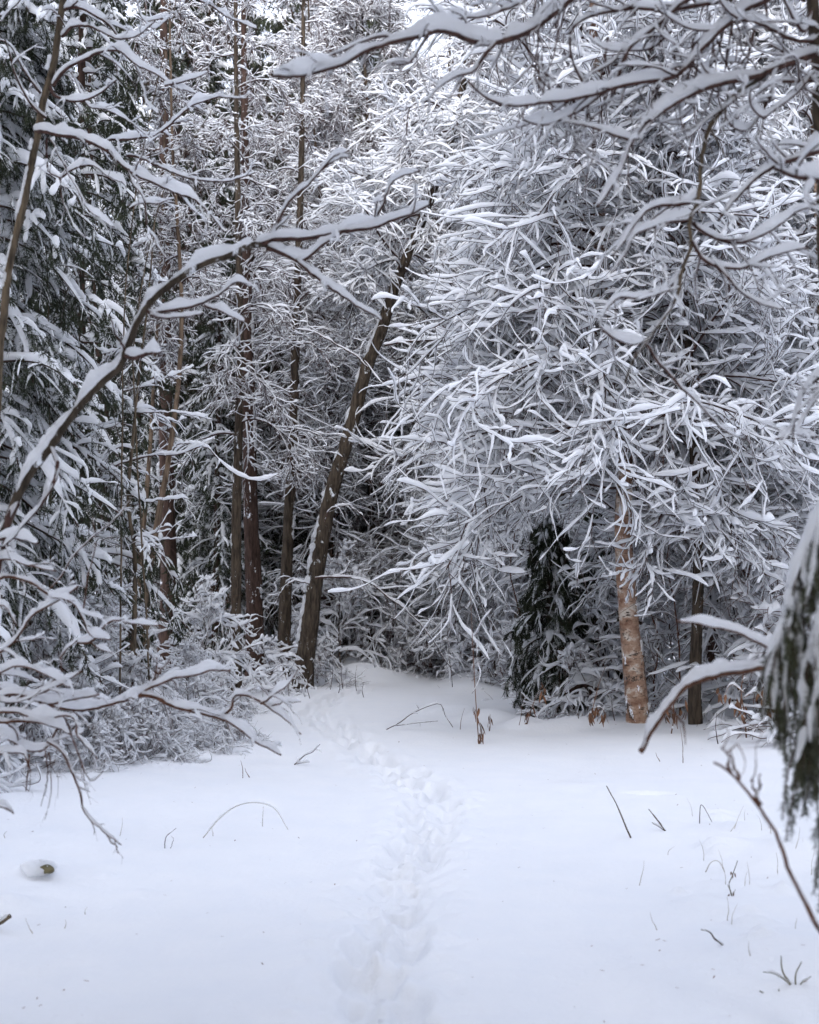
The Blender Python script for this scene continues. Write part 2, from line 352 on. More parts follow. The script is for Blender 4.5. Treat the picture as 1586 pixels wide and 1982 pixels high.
def spruce(name, label, seed, H=12, Rb=1.8, n1=90, n2=14, z0=.4, w0=.10, w1=.04, r0=.11, nb=26, group=None, droop=.12, needle=None, bl=.06, bw=.006, cat='spruce tree', open_=1., top=1.0,
           side=6, trunkm=None, loc=(0, 0, 0), gap=.25, hang=.5, n3=0, phi=None):
    rng = np.random.RandomState(seed); t = thing(name, label, cat, loc, group)
    k = 9; pts = np.zeros((k, 3)); pts[:, 2] = np.linspace(-.2, H, k); pts[1:, :2] = np.cumsum(rng.normal(0, .02, (k-1, 2)), 0)
    TP = catmull(pts, 40); trunk_mesh(TP, r0, .015, trunkm or M_PINE, t, rng=rng)
    nd = Acc(); sn = Acc(); tw = Acc()
    z = z0+(H*top-z0)*((np.arange(n1)+rng.rand(n1))/n1); az = np.arange(n1)*2.39996+rng.normal(0, .3, n1)
    if phi is not None: az = phi[0]+rng.uniform(-1, 1, n1)*phi[1]
    q = z/H; L = Rb*(1-q)**.75*rng.uniform(.75, 1.15, n1)+.15
    p = np.stack([np.interp(z, TP[:, 2], TP[:, 0]), np.interp(z, TP[:, 2], TP[:, 1]), z], 1)
    el = .55*q-.15+rng.normal(0, .1, n1)
    d = np.stack([np.cos(az)*np.cos(el), np.sin(az)*np.cos(el), np.sin(el)], 1)
    P1 = walk(p, d, L, 12, .05, droop*rng.uniform(.6, 1.4, n1), rng); R1 = taper(.006+.008*L, 12, .3)
    tubes(tw, P1, R1, 4); blades(nd, P1[:, 3:], nb*2, bl, bw, rng)
    snowcaps(sn, P1, R1, w0, rng, side, hw=.75, wk=.8, gap=gap*.5, rough=.3, steep=.15)
    p, d, r, tt, pi = spawn(P1, R1, n2, .12, 1, .6, 1.15, rng, .12)
    L2 = (.42*L[pi]*(1.12-tt)+.10)*rng.uniform(.7, 1.2, len(p))
    P2 = walk(p, d, L2, 7, .07, hang*.35*rng.uniform(.3, 1.6, len(p)), rng, .5); R2 = taper(np.full(len(p), .004), 7, .5)
    tubes(tw, P2, R2, 3); blades(nd, P2, nb, bl, bw, rng)
    fc = rng.uniform(.1, 1.45, n1)[pi][:, None]; snowcaps(sn, P2, R2, w1*fc, rng, side, hw=1., wk=.7, gap=gap, rough=.32, steep=.12)
    if n3:      # needle fringe hanging under the boughs
        p, d, r, tt, pi = spawn(P2, R2, n3, .1, 1, .5, 1.1, rng, .5)
        L3 = (.55*L2[pi]*(1.1-tt)+.07)*rng.uniform(.6, 1.3, len(p)); d[:, 2] -= hang; ev = (rng.rand(len(p)) < .3) & (fc[pi, 0] > .6)
        P3 = walk(p, d, L3, 5, .08, hang*.4, rng); blades(nd, P3, nb//2, bl, bw, rng)
        snowcaps(sn, P3[ev]+np.array((0, 0, .01)), taper(np.full(int(ev.sum()), .004), 5, .5), w1*.7, rng, 5, hw=1., gap=gap, rough=.4, steep=.15)
    tw.mesh('branches', M_TWIG, t); c = nd.mesh('needles', needle or M_NEEDLE, t, smooth=False); sn.mesh('snow', M_SNOW, c)
    return t
def place(o, loc, rz=0, sc=1):
    o.location = loc; o.rotation_euler[2] = rz; o.scale = (sc,)*3; return o
def gloc(px, d, dz=0):
    x = xat(px, d); return (x, d, float(gz(x, d))+dz)

# ------------------------------------------------------------------ traced foreground limbs
def limb(parent, base, px, d, r, w0, rng, sprout=5, sl=(.08, .3), name='branch', m=None, gap=0., K=None, wob=.006, steep=.35, rough=.3, sag=.08, sw=.7, n2=2, sides=9, snow=True, tip=.35, e=None, ang=(.5, 1.1)):
    w0 = w0*.8; d0, d1 = d; n = len(px); W = np.array([cpt(a, b, d0+(d1-d0)*i/(n-1)) for i, (a, b) in enumerate(px)])-base
    ln = np.linalg.norm(np.diff(W, axis=0), axis=1).sum(); K = K or int(max(14, ln/.022))
    P = catmull(W, K); nzz = rng.normal(0, 1, (K+4, 3)); nzz = np.stack([np.convolve(nzz[:, j], [.25]*4, 'same') for j in range(3)], 1)[2:-2]
    P = (P+nzz*wob)[None]; R_ = taper(np.array([r]), K, tip)
    tw = Acc(); sn = Acc(); tubes(tw, P, R_, 8)
    if snow: snowcaps(sn, P, R_, w0, rng, sides, gap=gap, steep=steep, rough=rough, hw=1.15, wk=.52)
    ns = int(sprout*ln*1.35)
    if ns > 0:
        p, dd, rr, tt, _ = spawn(P, R_, ns, .06, .97, ang[0], ang[1], rng, .7)
        L = rng.uniform(sl[0], sl[1], ns)*(1.15-.5*tt); P2 = walk(p, dd, L, 10, .13, sag*rng.uniform(-.3, 1.4, ns), rng, .5)
        R2 = taper(np.minimum(rr*.55, .0035+.006*L), 10, .4); tubes(tw, P2, R2, 5)
        if snow: snowcaps(sn, P2, R2, w0*sw*.75, rng, 7, gap=.05, steep=steep, rough=rough)
        if n2:
            p, dd, rr, tt, pi = spawn(P2, R2, n2, .2, .95, .5, 1.1, rng, .7)
            L = L[pi]*.5*rng.uniform(.5, 1.2, len(p)); P3 = walk(p, dd, L, 7, .14, sag*rng.uniform(-.3, 1.5, len(p)), rng, .5)
            R3 = taper(np.minimum(rr*.7, .0028), 7, .5); tubes(tw, P3, R3, 4)
            if snow: snowcaps(sn, P3, R3, w0*sw*.5, rng, 6, gap=.1, steep=steep, rough=rough)
    o = tw.mesh(name, m or M_TWIG, parent)
    if snow: sn.mesh('snow', M_SNOW, o)
    return o
def offstem(px, y, d, r, base, parent, m, down=True, name='trunk', r1=None):
    pass
def fgthing(name, label, cat, x, y, group=None):
    z = float(gz(x, y)); return thing(name, label, cat, (x, y, z-.05), group), np.array((x, y, z-.05))

# --- slim dark tree leaning in from the left edge with drooping snowy boughs
rng = np.random.RandomState(11)
T1, b1 = fgthing('leaning_tree', 'slim dark tree leaning right at the upper left, before the big dark spruce', 'tree', xat(-60, 6.2), 6.2)
limb(T1, b1, [(-60, 1700), (-40, 1300), (-15, 900), (5, 640), (12, 570), (22, 500), (45, 400), (66, 290), (85, 200), (105, 110), (122, 10), (140, -110), (165, -260)], (6.2, 6.2), .026, .0, rng, sprout=0, name='trunk', m=M_STEM, snow=False, K=120, tip=.6)
sn = Acc()  # strip of wind-blown snow on the upper left side of the stem
for seg in ([(14, 560), (22, 500), (34, 450)], [(38, 415), (50, 370), (60, 320)], [(64, 290), (68, 268)], [(96, 135), (104, 105)]):
    W = np.array([cpt(a-6, b, 6.19) for a, b in seg])-b1; P = catmull(W, 20)[None]; tubes(sn, P, (.008+.005*np.random.RandomState(3).rand(1, 20))*np.r_[.2, np.ones(18), .1][None], 6)
sn.mesh('snow', M_SNOW, T1)
for px, dd, r, w0 in [
    ([(70, 255), (88, 255), (112, 262), (150, 265), (200, 285), (228, 312), (262, 337), (300, 355), (340, 372), (375, 385), (402, 408), (432, 447)], (6.2, 5.8), .012, .024),
    ([(92, 270), (94, 330), (115, 348), (122, 388), (140, 430), (150, 445), (166, 460)], (6.1, 6.0), .006, .017),
    ([(98, 272), (118, 305), (135, 338), (165, 392), (200, 428), (221, 440)], (6.1, 5.9), .006, .015),
    ([(248, 325), (262, 360), (280, 385), (287, 440), (300, 465), (320, 500)], (5.9, 5.8), .006, .016),
    ([(118, 345), (150, 322), (180, 322), (205, 340), (238, 352), (245, 365)], (6.1, 6.0), .006, .018),
    ([(98, 168), (112, 185), (150, 195), (190, 181), (226, 155)], (6.2, 6.1), .009, .017),
    ([(105, 165), (125, 135), (160, 115), (200, 98), (235, 102), (270, 125), (300, 143), (330, 165), (378, 181)], (6.2, 5.9), .009, .018),
    ([(318, 165), (345, 162), (375, 152), (405, 139)], (5.9, 5.9), .006, .016),
    ([(118, 20), (150, 15), (200, 40), (232, 75), (260, 120), (275, 165), (285, 200), (308, 218)], (6.2, 6.0), .009, .02),
    ([(120, 70), (150, 50), (190, 55), (230, 75), (270, 65), (300, 40)], (6.2, 6.), .008, .02),
    ([(92, 228), (62, 204), (42, 172), (25, 125), (10, 75)], (6.2, 6.1), .008, .017),
    ([(78, 180), (50, 142), (22, 92), (-5, 75)], (6.2, 6.1), .007, .015),
    ([(80, 225), (55, 195), (40, 178)], (6.2, 6.2), .006, .015),
    ([(245, 300), (270, 305), (300, 318), (330, 332), (360, 343), (410, 350), (450, 348), (495, 332)], (6.6, 6.4), .008, .013),
    ([(200, 275), (230, 270), (265, 268), (300, 262), (330, 240), (370, 205), (420, 190), (480, 192)], (6.6, 6.3), .008, .016),
    ([(250, 405), (275, 395), (310, 390), (340, 385)], (6, 6), .005, .015),
    ([(125, 0), (60, -20), (20, 20), (0, 40)], (6.2, 6.), .007, .017),
    ([(138, 140), (150, 165), (170, 205), (205, 215), (250, 235), (285, 262), (290, 255)], (6.5, 6.3), .006, .016),
    ([(385, 0), (405, 10), (430, 25), (455, 40), (500, 57)], (6.6, 6.4), .008, .018),
    ([(260, -10), (280, 40), (330, 30), (300, 55), (275, 35)], (6.6, 6.4), .005, .016)]:
    limb(T1, b1, px, dd, r, w0, rng, sprout=6, sl=(.06, .24), sag=.15)

# --- the large arching bough that crosses the left half
rng = np.random.RandomState(12)
T2, b2 = fgthing('arching_tree', 'large bare tree arching from the left edge to the upper middle', 'tree', xat(-420, 5), 5.0)
limb(T2, b2, [(-430, 2250), (-400, 1900), (-300, 1600), (-180, 1340), (-90, 1170), (0, 1040), (22, 995), (35, 962), (55, 920), (100, 862), (140, 804), (190, 748), (232, 705), (248, 670), (266, 620), (284, 592), (328, 550), (393, 510), (450, 487), (484, 476), (512, 474), (525, 482)],
     (5.0, 5.0), .030, .033, rng, sprout=0, m=M_DARK, K=190, tip=.48, steep=.25, rough=.26, gap=.015, name='trunk')
for px, dd, r, w0 in [
    ([(505, 474), (530, 467), (580, 464), (620, 456), (656, 449), (690, 445), (721, 442), (757, 430), (800, 412), (832, 396)], (5, 4.9), .013, .030),
    ([(518, 480), (540, 486), (562, 496), (582, 506), (602, 492), (620, 476), (652, 456)], (5, 4.95), .012, .026),
    ([(576, 502), (605, 530), (640, 556), (690, 590), (722, 606), (740, 622)], (4.95, 4.8), .010, .020),
    ([(524, 464), (530, 450), (537, 436), (555, 400), (580, 372), (605, 348), (640, 306), (676, 292)], (5, 5.1), .009, .019),
    ([(622, 330), (645, 312), (676, 305)], (5.1, 5.1), .006, .013),
    ([(720, 442), (730, 415), (741, 393), (748, 370), (765, 348), (800, 334), (813, 328)], (4.95, 5.), .008, .022),
    ([(652, 452), (700, 436), (745, 432)], (5, 5), .01, .025),
    ([(278, 598), (295, 606), (330, 601), (380, 590), (420, 573), (445, 552), (462, 547), (488, 560)], (5, 5.05), .009, .019),
    ([(290, 610), (320, 616), (350, 613), (395, 606)], (5, 4.95), .006, .011),
    ([(395, 590), (420, 600), (445, 612), (475, 622)], (5, 4.95), .007, .018),
    ([(244, 690), (262, 692), (285, 684), (312, 682)], (5, 4.9), .014, .026),
    ([(244, 680), (232, 655), (222, 640), (215, 610)], (5, 4.9), .006, .008),
    ([(100, 870), (112, 905), (100, 940), (75, 980), (40, 1020), (0, 1065)], (5, 4.8), .010, .018),
    ([(35, 975), (20, 1000), (8, 1060), (-5, 1120)], (5, 4.9), .016, .02),
    ([(-30, 1090), (0, 1045), (30, 1042), (60, 1050), (77, 1053)], (4.9, 4.8), .010, .020)]:
    limb(T2, b2, px, dd, r, w0, rng, sprout=3, sl=(.05, .2), rough=.2, m=M_TWIG)

# --- low spreading bush reaching in from the lower left
rng = np.random.RandomState(13)
T3, b3 = fgthing('spreading_bush', 'low bare bush spreading forked snowy branches from the lower left edge', 'bush', xat(-330, 5), 5.0)
root = (-330, 1640)
B3 = [
    ([root, (-200, 1420), (-90, 1320), (0, 1335), (60, 1352), (110, 1367), (170, 1374), (222, 1358), (266, 1346), (292, 1330), (335, 1314), (400, 1300), (446, 1297)], .014, .026, 5.0),
    ([(262, 1346), (290, 1345), (312, 1356), (360, 1375), (420, 1386), (452, 1401), (490, 1432), (545, 1463)], .011, .020, 5.0),
    ([(425, 1385), (448, 1372), (456, 1350), (475, 1348), (502, 1356), (530, 1375), (560, 1397), (586, 1421)], .008, .018, 5.0),
    ([(502, 1362), (522, 1352), (545, 1335), (560, 1321), (578, 1298)], .006, .012, 5.0),
    ([(525, 1368), (550, 1362), (584, 1357)], .005, .012, 5.0),
    ([(285, 1335), (298, 1312), (304, 1290), (302, 1272)], .006, .012, 5.0),
    ([(295, 1318), (312, 1295), (330, 1275)], .004, .006, 5.0),
    ([(60, 1355), (92, 1325), (118, 1300), (120, 1270), (150, 1240)], .007, .010, 4.9),
    ([root, (-120, 1480), (0, 1432), (60, 1452), (92, 1442), (112, 1405), (118, 1378)], .011, .02, 4.8),
    ([(92, 1432), (118, 1452), (138, 1485), (150, 1520), (166, 1572), (198, 1608), (222, 1625), (235, 1636)], .007, .009, 4.7),
    ([(208, 1616), (222, 1633), (232, 1653)], .004, .004, 4.7),
    ([(112, 1372), (130, 1395), (145, 1440), (160, 1482), (178, 1512), (202, 1492)], .005, .006, 4.8),
    ([root, (-100, 1380), (0, 1300), (50, 1290), (100, 1312), (140, 1332)], .010, .022, 4.8),
    ([(-60, 1400), (0, 1402), (60, 1395), (110, 1408), (140, 1422)], .009, .022, 4.7),
    ([(-60, 1480), (0, 1462), (40, 1458), (55, 1480), (52, 1530)], .007, .018, 4.7),
    ([(-60, 1530), (-20, 1550), (5, 1560), (28, 1574)], .008, .018, 4.3),
    ([root, (-160, 1420), (-60, 1300), (0, 1262), (34, 1232), (60, 1190), (92, 1172), (130, 1150), (152, 1135)], .011, .021, 4.9),
    ([(-60, 1200), (0, 1120), (50, 1126), (100, 1150), (142, 1166), (165, 1200), (175, 1228), (216, 1240)], .009, .021, 4.9),
    ([(-60, 1150), (0, 1082), (60, 1096), (110, 1106)], .008, .020, 4.9),
    ([(-70, 1230), (0, 1172), (34, 1212)], .008, .018, 4.9),
    ([(150, 1245), (180, 1238), (212, 1202), (260, 1206), (312, 1211)], .007, .018, 4.95),
    ([(-70, 1400), (0, 1350), (60, 1345), (110, 1330), (160, 1300)], .009, .018, 4.8),
    ([(50, 1350), (90, 1360), (140, 1352), (190, 1345)], .010, .024, 4.85),
    ([(-40, 1380), (20, 1378), (80, 1392), (140, 1386), (150, 1420), (175, 1450), (190, 1470)], .008, .018, 4.7),
    ([(95, 1140), (140, 1080), (180, 1040), (215, 1010), (260, 960)], .004, .006, 5.0),
    ([(160, 1200), (170, 1120), (185, 1060), (180, 1000)], .004, .004, 5.1),
    ([(90, 1450), (92, 1500), (82, 1560)], .003, .004, 4.7), ([(95, 1455), (100, 1520), (88, 1588)], .0025, .003, 4.7),
    ([(60, 1460), (60, 1500), (55, 1535)], .003, .004, 4.7)]
for px, r, w0, d in B3:
    limb(T3, b3, px, (d, d), r, w0*.95, rng, sprout=6, sl=(.05, .22), sag=.1, m=M_TWIGW)

# --- tall tree on the right edge whose boughs sweep over the path
rng = np.random.RandomState(14)
T4, b4 = fgthing('overhanging_tree', 'dark tree at the right edge with long curved snowy boughs', 'tree', xat(1640, 4.2), 4.2)
limb(T4, b4, [(1650, 2350), (1640, 1900), (1630, 1500), (1615, 1000), (1600, 600), (1592, 300), (1582, 150), (1572, 0), (1560, -160), (1545, -400)], (4.2, 4.2), .034, 0, rng, sprout=0, name='trunk', m=M_DARK, K=120, snow=False, tip=.6)
B4 = [
    ([(1588, 100), (1563, 110), (1492, 136), (1457, 151), (1391, 162), (1350, 176), (1316, 194), (1255, 238), (1222, 276), (1208, 315), (1195, 343), (1172, 378), (1158, 400)], .013, .028, 4.2, 4.0),
    ([(1560, -70), (1500, -10), (1440, 22), (1386, 66), (1341, 116), (1306, 148), (1240, 161), (1190, 172), (1139, 187), (1068, 197), (1008, 204), (947, 192), (907, 156)], .012, .025, 4.2, 4.0),
    ([(1540, -160), (1420, -60), (1330, 0), (1280, 42), (1215, 101), (1190, 160), (1139, 202), (1089, 232), (1048, 242), (1013, 230)], .011, .024, 4.2, 4.1),
    ([(1440, -10), (1340, 12), (1290, 18), (1215, 17), (1159, 27), (1119, 45), (1104, 66), (1109, 116), (1134, 166), (1146, 190)], .009, .021, 4.2, 4.2),
    ([(1560, -300), (1380, -200), (1200, -90), (1104, 0), (1058, 38), (1008, 68), (957, 84), (912, 78), (857, 62), (800, 73), (740, 90), (706, 100), (651, 128), (580, 150), (525, 148)], .017, .031, 4.2, 4.0),
    ([(960, 84), (935, 112), (915, 140), (880, 150), (850, 170), (836, 185)], .007, .017, 4.05, 4.0),
    ([(1250, -90), (1100, -50), (1008, 4), (978, 18), (922, 34), (862, 36), (831, 14)], .009, .022, 4.2, 4.1),
    ([(786, 80), (740, 70), (700, 80), (660, 100), (610, 125)], .006, .012, 4.1, 4.1),
    ([(830, 70), (800, 110), (780, 125), (740, 122)], .006, .014, 4.1, 4.1),
    ([(1351, 380), (1325, 394), (1275, 398), (1247, 410), (1225, 438), (1207, 470), (1186, 494)], .008, .021, 4.2, 4.1),
    ([(1338, 424), (1290, 432), (1260, 442), (1228, 458), (1205, 500), (1185, 530)], .007, .020, 4.2, 4.1),
    ([(1342, 430), (1351, 441), (1386, 461), (1431, 470), (1482, 452), (1520, 428), (1545, 408), (1590, 402)], .008, .022, 4.2, 4.2),
    ([(1338, 466), (1366, 506), (1420, 522), (1460, 512), (1500, 492), (1565, 480)], .008, .020, 4.2, 4.2),
    ([(1320, 525), (1295, 558), (1240, 577), (1197, 577), (1172, 602), (1163, 625), (1168, 642)], .007, .019, 4.2, 4.1),
    ([(1165, 638), (1188, 655), (1225, 668), (1252, 658)], .006, .019, 4.1, 4.1),
    ([(1380, 500), (1410, 535), (1440, 570), (1475, 590), (1520, 600)], .006, .016, 4.2, 4.1),
    ([(1250, 665), (1275, 700), (1310, 740), (1345, 775), (1400, 830), (1440, 850)], .006, .010, 4.2, 4.4),
    ([(1620, 285), (1550, 304), (1500, 320), (1460, 345), (1430, 375), (1410, 400), (1390, 428)], .012, .024, 4.2, 4.1),
    ([(1600, 150), (1560, 158), (1505, 160), (1490, 190), (1460, 240), (1440, 255), (1415, 245), (1400, 215)], .008, .018, 4.2, 4.1),
    ([(1590, 70), (1570, 82), (1530, 75), (1500, 60), (1465, 42), (1430, 36), (1400, 10), (1385, -20)], .008, .018, 4.2, 4.1),
    ([(1580, 135), (1550, 172), (1510, 206), (1478, 228), (1458, 214), (1450, 190), (1455, 170)], .007, .016, 4.2, 4.0),
    ([(1570, 15), (1558, 60), (1540, 40), (1522, 10), (1505, -20)], .008, .021, 4.2, 4.0),
    ([(1600, 350), (1565, 345), (1530, 338), (1500, 325)], .012, .026, 3.6, 3.4),
    ([(1620, 715), (1580, 735), (1555, 765), (1540, 800), (1528, 838), (1500, 848)], .009, .022, 4.2, 4.1),
    ([(1620, 720), (1590, 760), (1560, 800), (1545, 840), (1586, 845)], .007, .018, 4.2, 4.0),
    ([(1220, 270), (1190, 262), (1160, 250), (1110, 238), (1090, 236)], .006, .016, 4.1, 4.1),
    ([(1300, 60), (1262, 92), (1222, 100), (1180, 98), (1150, 80)], .006, .018, 4.2, 4.2),
    ([(1460, 60), (1440, 130), (1400, 180), (1350, 160), (1300, 200), (1285, 235), (1330, 240)], .006, .014, 4.3, 4.2),
    ([(1420, -20), (1400, 60), (1380, 120), (1340, 170), (1300, 215), (1250, 215), (1225, 200)], .007, .018, 4.3, 4.2)]
for px, r, w0, d0, d1 in B4:
    limb(T4, b4, px, (d0, d1), r, w0*.9, rng, sprout=9, sl=(.06, .28), sag=.10, sw=.6, rough=.27, gap=.02, wob=.004)
limb(T4, b4, [(1492, 140), (1452, 161), (1406, 197), (1381, 237), (1366, 282), (1356, 328), (1353, 378), (1338, 429), (1338, 469), (1321, 525), (1306, 580), (1270, 641), (1240, 676), (1222, 710), (1213, 740)], (4.2, 4.15), .010, 0.006, rng, sprout=4, m=M_STEM, steep=.8, name='branch')
limb(T4, b4, [(1215, 282), (1216, 340), (1212, 370)], (4.1, 4.1), .003, .0, rng, sprout=0, snow=False)
for k in range(44):   # thin hanging twigs of the same tree
    x0 = rng.uniform(1000, 1570); y0 = rng.uniform(-40, 180); q = [(x0, y0)]; a = rng.uniform(-.6, .4)
    for j in range(6): a += rng.normal(0, .35); x0 += 45*math.sin(a); y0 += 42*math.cos(a); q.append((x0, y0))
    limb(T4, b4, q, (4.2, 4.15), .0038, .008, rng, sprout=2, sl=(.05, .15), steep=.6, name='twig')

# --- lower right: snow arches, spruce boughs and a bare twig close to the camera
rng = np.random.RandomState(15)
T5, b5 = fgthing('fallen_branch', 'thick arching branch bent down under snow at the right, left of the hanging spruce boughs', 'branch', xat(1640, 3.6), 3.6)
limb(T5, b5, [(1640, 1900), (1625, 1500), (1570, 1330), (1500, 1292), (1440, 1300), (1385, 1306), (1335, 1326), (1292, 1366), (1266, 1406), (1240, 1455)], (3.6, 3.6), .017, .022, rng, sprout=0, K=110, m=M_TWIGW, rough=.2, name='stem', tip=.5)
limb(T5, b5, [(1585, 1340), (1500, 1258), (1440, 1232), (1380, 1212), (1308, 1202)], (3.6, 3.7), .008, .018, rng, sprout=0, m=M_TWIGW, rough=.2)
limb(T5, b5, [(1300, 1372), (1320, 1400), (1330, 1440)], (3.6, 3.6), .004, .0, rng, sprout=0, m=M_TWIGW, snow=False)
T6, b6 = fgthing('bare_sapling', 'bare reddish sapling twig leaning left in front of the hanging spruce boughs', 'sapling', xat(1660, 2.9), 2.9)
limb(T6, b6, [(1660, 2000), (1620, 1860), (1586, 1800), (1560, 1745), (1520, 1660), (1490, 1602), (1460, 1545), (1420, 1505), (1380, 1478)], (2.9, 2.9), .008, .003, rng, sprout=0, m=M_TWIGW, name='stem', steep=.7)
for q in ([(1468, 1560), (1462, 1535), (1454, 1512)], [(1462, 1550), (1472, 1520), (1476, 1495)], [(1415, 1500), (1408, 1470), (1396, 1445)], [(1430, 1512), (1422, 1480), (1412, 1450)]):
    limb(T6, b6, q, (2.9, 2.9), .005, .004, rng, sprout=2, sl=(.03, .08), m=M_TWIGW, steep=.7)
for q in ([(1400, 1450), (1410, 1420), (1396, 1390)], [(1405, 1455), (1425, 1440), (1440, 1470), (1435, 1510)], [(1454, 1512), (1470, 1440), (1480, 1400)]):
    limb(T6, b6, q, (2.9, 2.9), .0018, 0, rng, sprout=0, m=M_TWIGW, snow=False, name='twig')
def bough_spruce():
    rng = np.random.RandomState(16)
    t, b = fgthing('spruce_tree', 'near spruce at the lower right edge with hanging olive boughs', 'spruce tree', xat(1790, 3.1), 3.1)
    limb(t, b, [(1790, 2600), (1790, 1600), (1785, 700), (1780, -300)], (3.1, 3.1), .07, 0, rng, sprout=0, snow=False, name='trunk', m=M_PINE, K=40)
    for bi, (px, hangs, w0) in enumerate([
        ([(1790, 850), (1700, 880), (1620, 950), (1575, 1040), (1545, 1110), (1520, 1200), (1505, 1290)], 13, .030),
        ([(1790, 1000), (1700, 1040), (1640, 1120), (1590, 1180), (1570, 1260), (1550, 1330)], 13, .026),
        ([(1790, 1150), (1700, 1200), (1640, 1260), (1590, 1330), (1560, 1420)], 10, .022),
        ([(1780, 1380), (1700, 1420), (1640, 1480), (1600, 1560)], 8, .016)]):
        nd = Acc(); sn = Acc(); W = np.array([cpt(a, c, 3.1-.05*bi+.0*i) for i, (a, c) in enumerate(px)])-b
        P = catmull(W, 40)[None]; Rr = taper(np.array([.012]), 40, .4); tw = Acc(); tubes(tw, P, Rr, 7)
        snowcaps(sn, P, Rr, w0, rng, 9, gap=0, steep=.1, rough=.25, hw=1.2)
        p, dd, rr, tt, _ = spawn(P, Rr, hangs*3, .35, 1, .5, 1.2, rng, .6)
        dd = nrm(dd*.5+np.array((0, 0, -.75 if bi < 4 else -.15))); L = rng.uniform(.10, .36, len(p))*(1 if bi < 4 else .45)
        P2 = walk(p, dd, L, 12, .06, .22 if bi < 4 else .1, rng); R2 = taper(np.full(len(p), .003), 12, .5); tubes(tw, P2, R2, 5); blades(nd, P2, 230, .0145, .0012, rng, 0)
        blades(nd, P, 500, .02, .0014, rng, 0)
        snowcaps(sn, P2[::3], np.full_like(R2[::3], .006), .009, rng, 7, gap=.12, steep=.05, rough=.5, minw=.0)
        sh = rng.rand(len(p)) < .35
        q = P2[sh][:, :7]+np.array((-.010, -.012, .004)); tubes(sn, q, (.011*np.r_[.3, .8, 1, .9, .8, .6, .1])[None]*rng.uniform(.5, 1.4, (len(q), 7)), 7)
        p, dd, rr, tt, _ = spawn(P2, R2, 3, .15, .9, .5, .9, rng, .5); dd = nrm(dd+np.array((0, 0, -.5)))
        P3 = walk(p, dd, rng.uniform(.03, .1, len(p)), 6, .06, .2, rng); blades(nd, P3, 90, .013, .0012, rng, 0)
        bo = tw.mesh('branch', M_TWIG, t); nd.mesh('needles', M_NEEDLE2, bo, smooth=False); sn.mesh('snow', M_SNOW, bo)
bough_spruce()
rng = np.random.RandomState(17)
for lab, segs in (('mossy forked twig sticking out of the snow at the lower right corner', [[(1545, 1935), (1530, 1905), (1500, 1885), (1478, 1882)], [(1530, 1905), (1515, 1880), (1512, 1850)], [(1545, 1935), (1550, 1905), (1570, 1890)], [(1545, 1935), (1540, 1890), (1552, 1862)]]),
                 ('small frosted twig lying in the snow left of the lower right corner', [[(1510, 1945), (1495, 1930), (1470, 1918)], [(1510, 1945), (1512, 1930), (1508, 1915)]]),
                 ('snow-laden twig entering from the right edge above the mossy forked twig', [[(1630, 1800), (1586, 1825), (1545, 1840), (1520, 1855)], [(1545, 1840), (1530, 1835), (1528, 1828)]])):
    px0 = segs[0][0]; d = ghit(px0[0], px0[1]+4)[1]+.02; g = ghit(px0[0], px0[1]+4)
    t = thing('mossy_twig', lab, 'twig', tuple(g))
    for s in segs: limb(t, g, s, (d, d-.02), .005, .004, rng, sprout=4, sl=(.02, .07), m=M_MOSS, wob=.001)

# ------------------------------------------------------------------ woodland behind: prototypes
AP = (lambda q: np.clip(1.15-q, .12, 1)**.8)
protos = {}
def proto(k, o): protos[k] = o; return o
used = {}
ROW = []
def put(kind, px, d, rz, sc, label, group=None, tilt=(0, 0)):
    o = protos[kind]; loc = gloc(px, d, -.05)
    if kind not in used:
        used[kind] = 1; place(o, loc, rz, sc); o['label'] = label
        o.rotation_euler = (tilt[0], tilt[1], rz)
        if group: o['group'] = group
    else: o = dup(o, loc, rz, sc, label, group, tilt)
    if label is None: ROW.append((o, kind, px, d))
    return o
M = broadleaf
proto('birchA', M('birch_tree', '', 'birch tree', 21, H=12, r0=.08, spread=2.9, n1=85, n2=13, n3=6, w0=.0235, twig=.0055, low=.16, elev=(.0, .9), droop=.07, bark=M_DARK, group='snow-laden birches on the right'))
proto('birchB', M('birch_tree', '', 'birch tree', 22, H=10, r0=.07, spread=2.5, n1=75, n2=13, n3=6, w0=.0245, twig=.0055, low=.18, elev=(.1, 1.), droop=.08, bark=M_BIRCH, group='snow-laden birches on the right'))
proto('thinA', M('slender_tree', '', 'tree', 31, H=14, r0=.09, spread=2.8, n1=90, n2=13, n3=8, bare=6, w0=.0125, twig=.0058, low=.08, elev=(-.1, .8), droop=.07, group='bare snowy trees closing the clearing'))
proto('thinB', M('slender_tree', '', 'tree', 32, H=12, r0=.07, spread=2.4, n1=80, n2=13, n3=8, bare=5, w0=.0135, twig=.0056, low=.08, elev=(.1, 1.0), droop=.08, group='bare snowy trees closing the clearing'))
proto('spruceA', spruce('spruce_tree', '', 41, H=17, Rb=2.3, n1=150, n2=14, w0=.065, w1=.040, nb=16, bl=.10, bw=.010, droop=.10, hang=.45, n3=3, gap=.12, group='dark snowy spruces behind the trunks'))
proto('spruceB', spruce('spruce_tree', '', 42, H=13, Rb=1.7, n1=120, n2=12, w0=.058, w1=.036, nb=16, bl=.09, bw=.009, droop=.13, hang=.6, n3=3, gap=.14, group='dark snowy spruces behind the trunks'))
proto('shrubA', M('snowy_shrub', '', 'shrub', 51, H=1.9, r0=.015, spread=1.5, n1=17, n2=7, n3=3, bare=2, w0=.027, twig=.0055, low=.02, elev=(.3, 1.3), droop=.12, twigm=M_TWIGW, group='snowy shrubs along the clearing'))
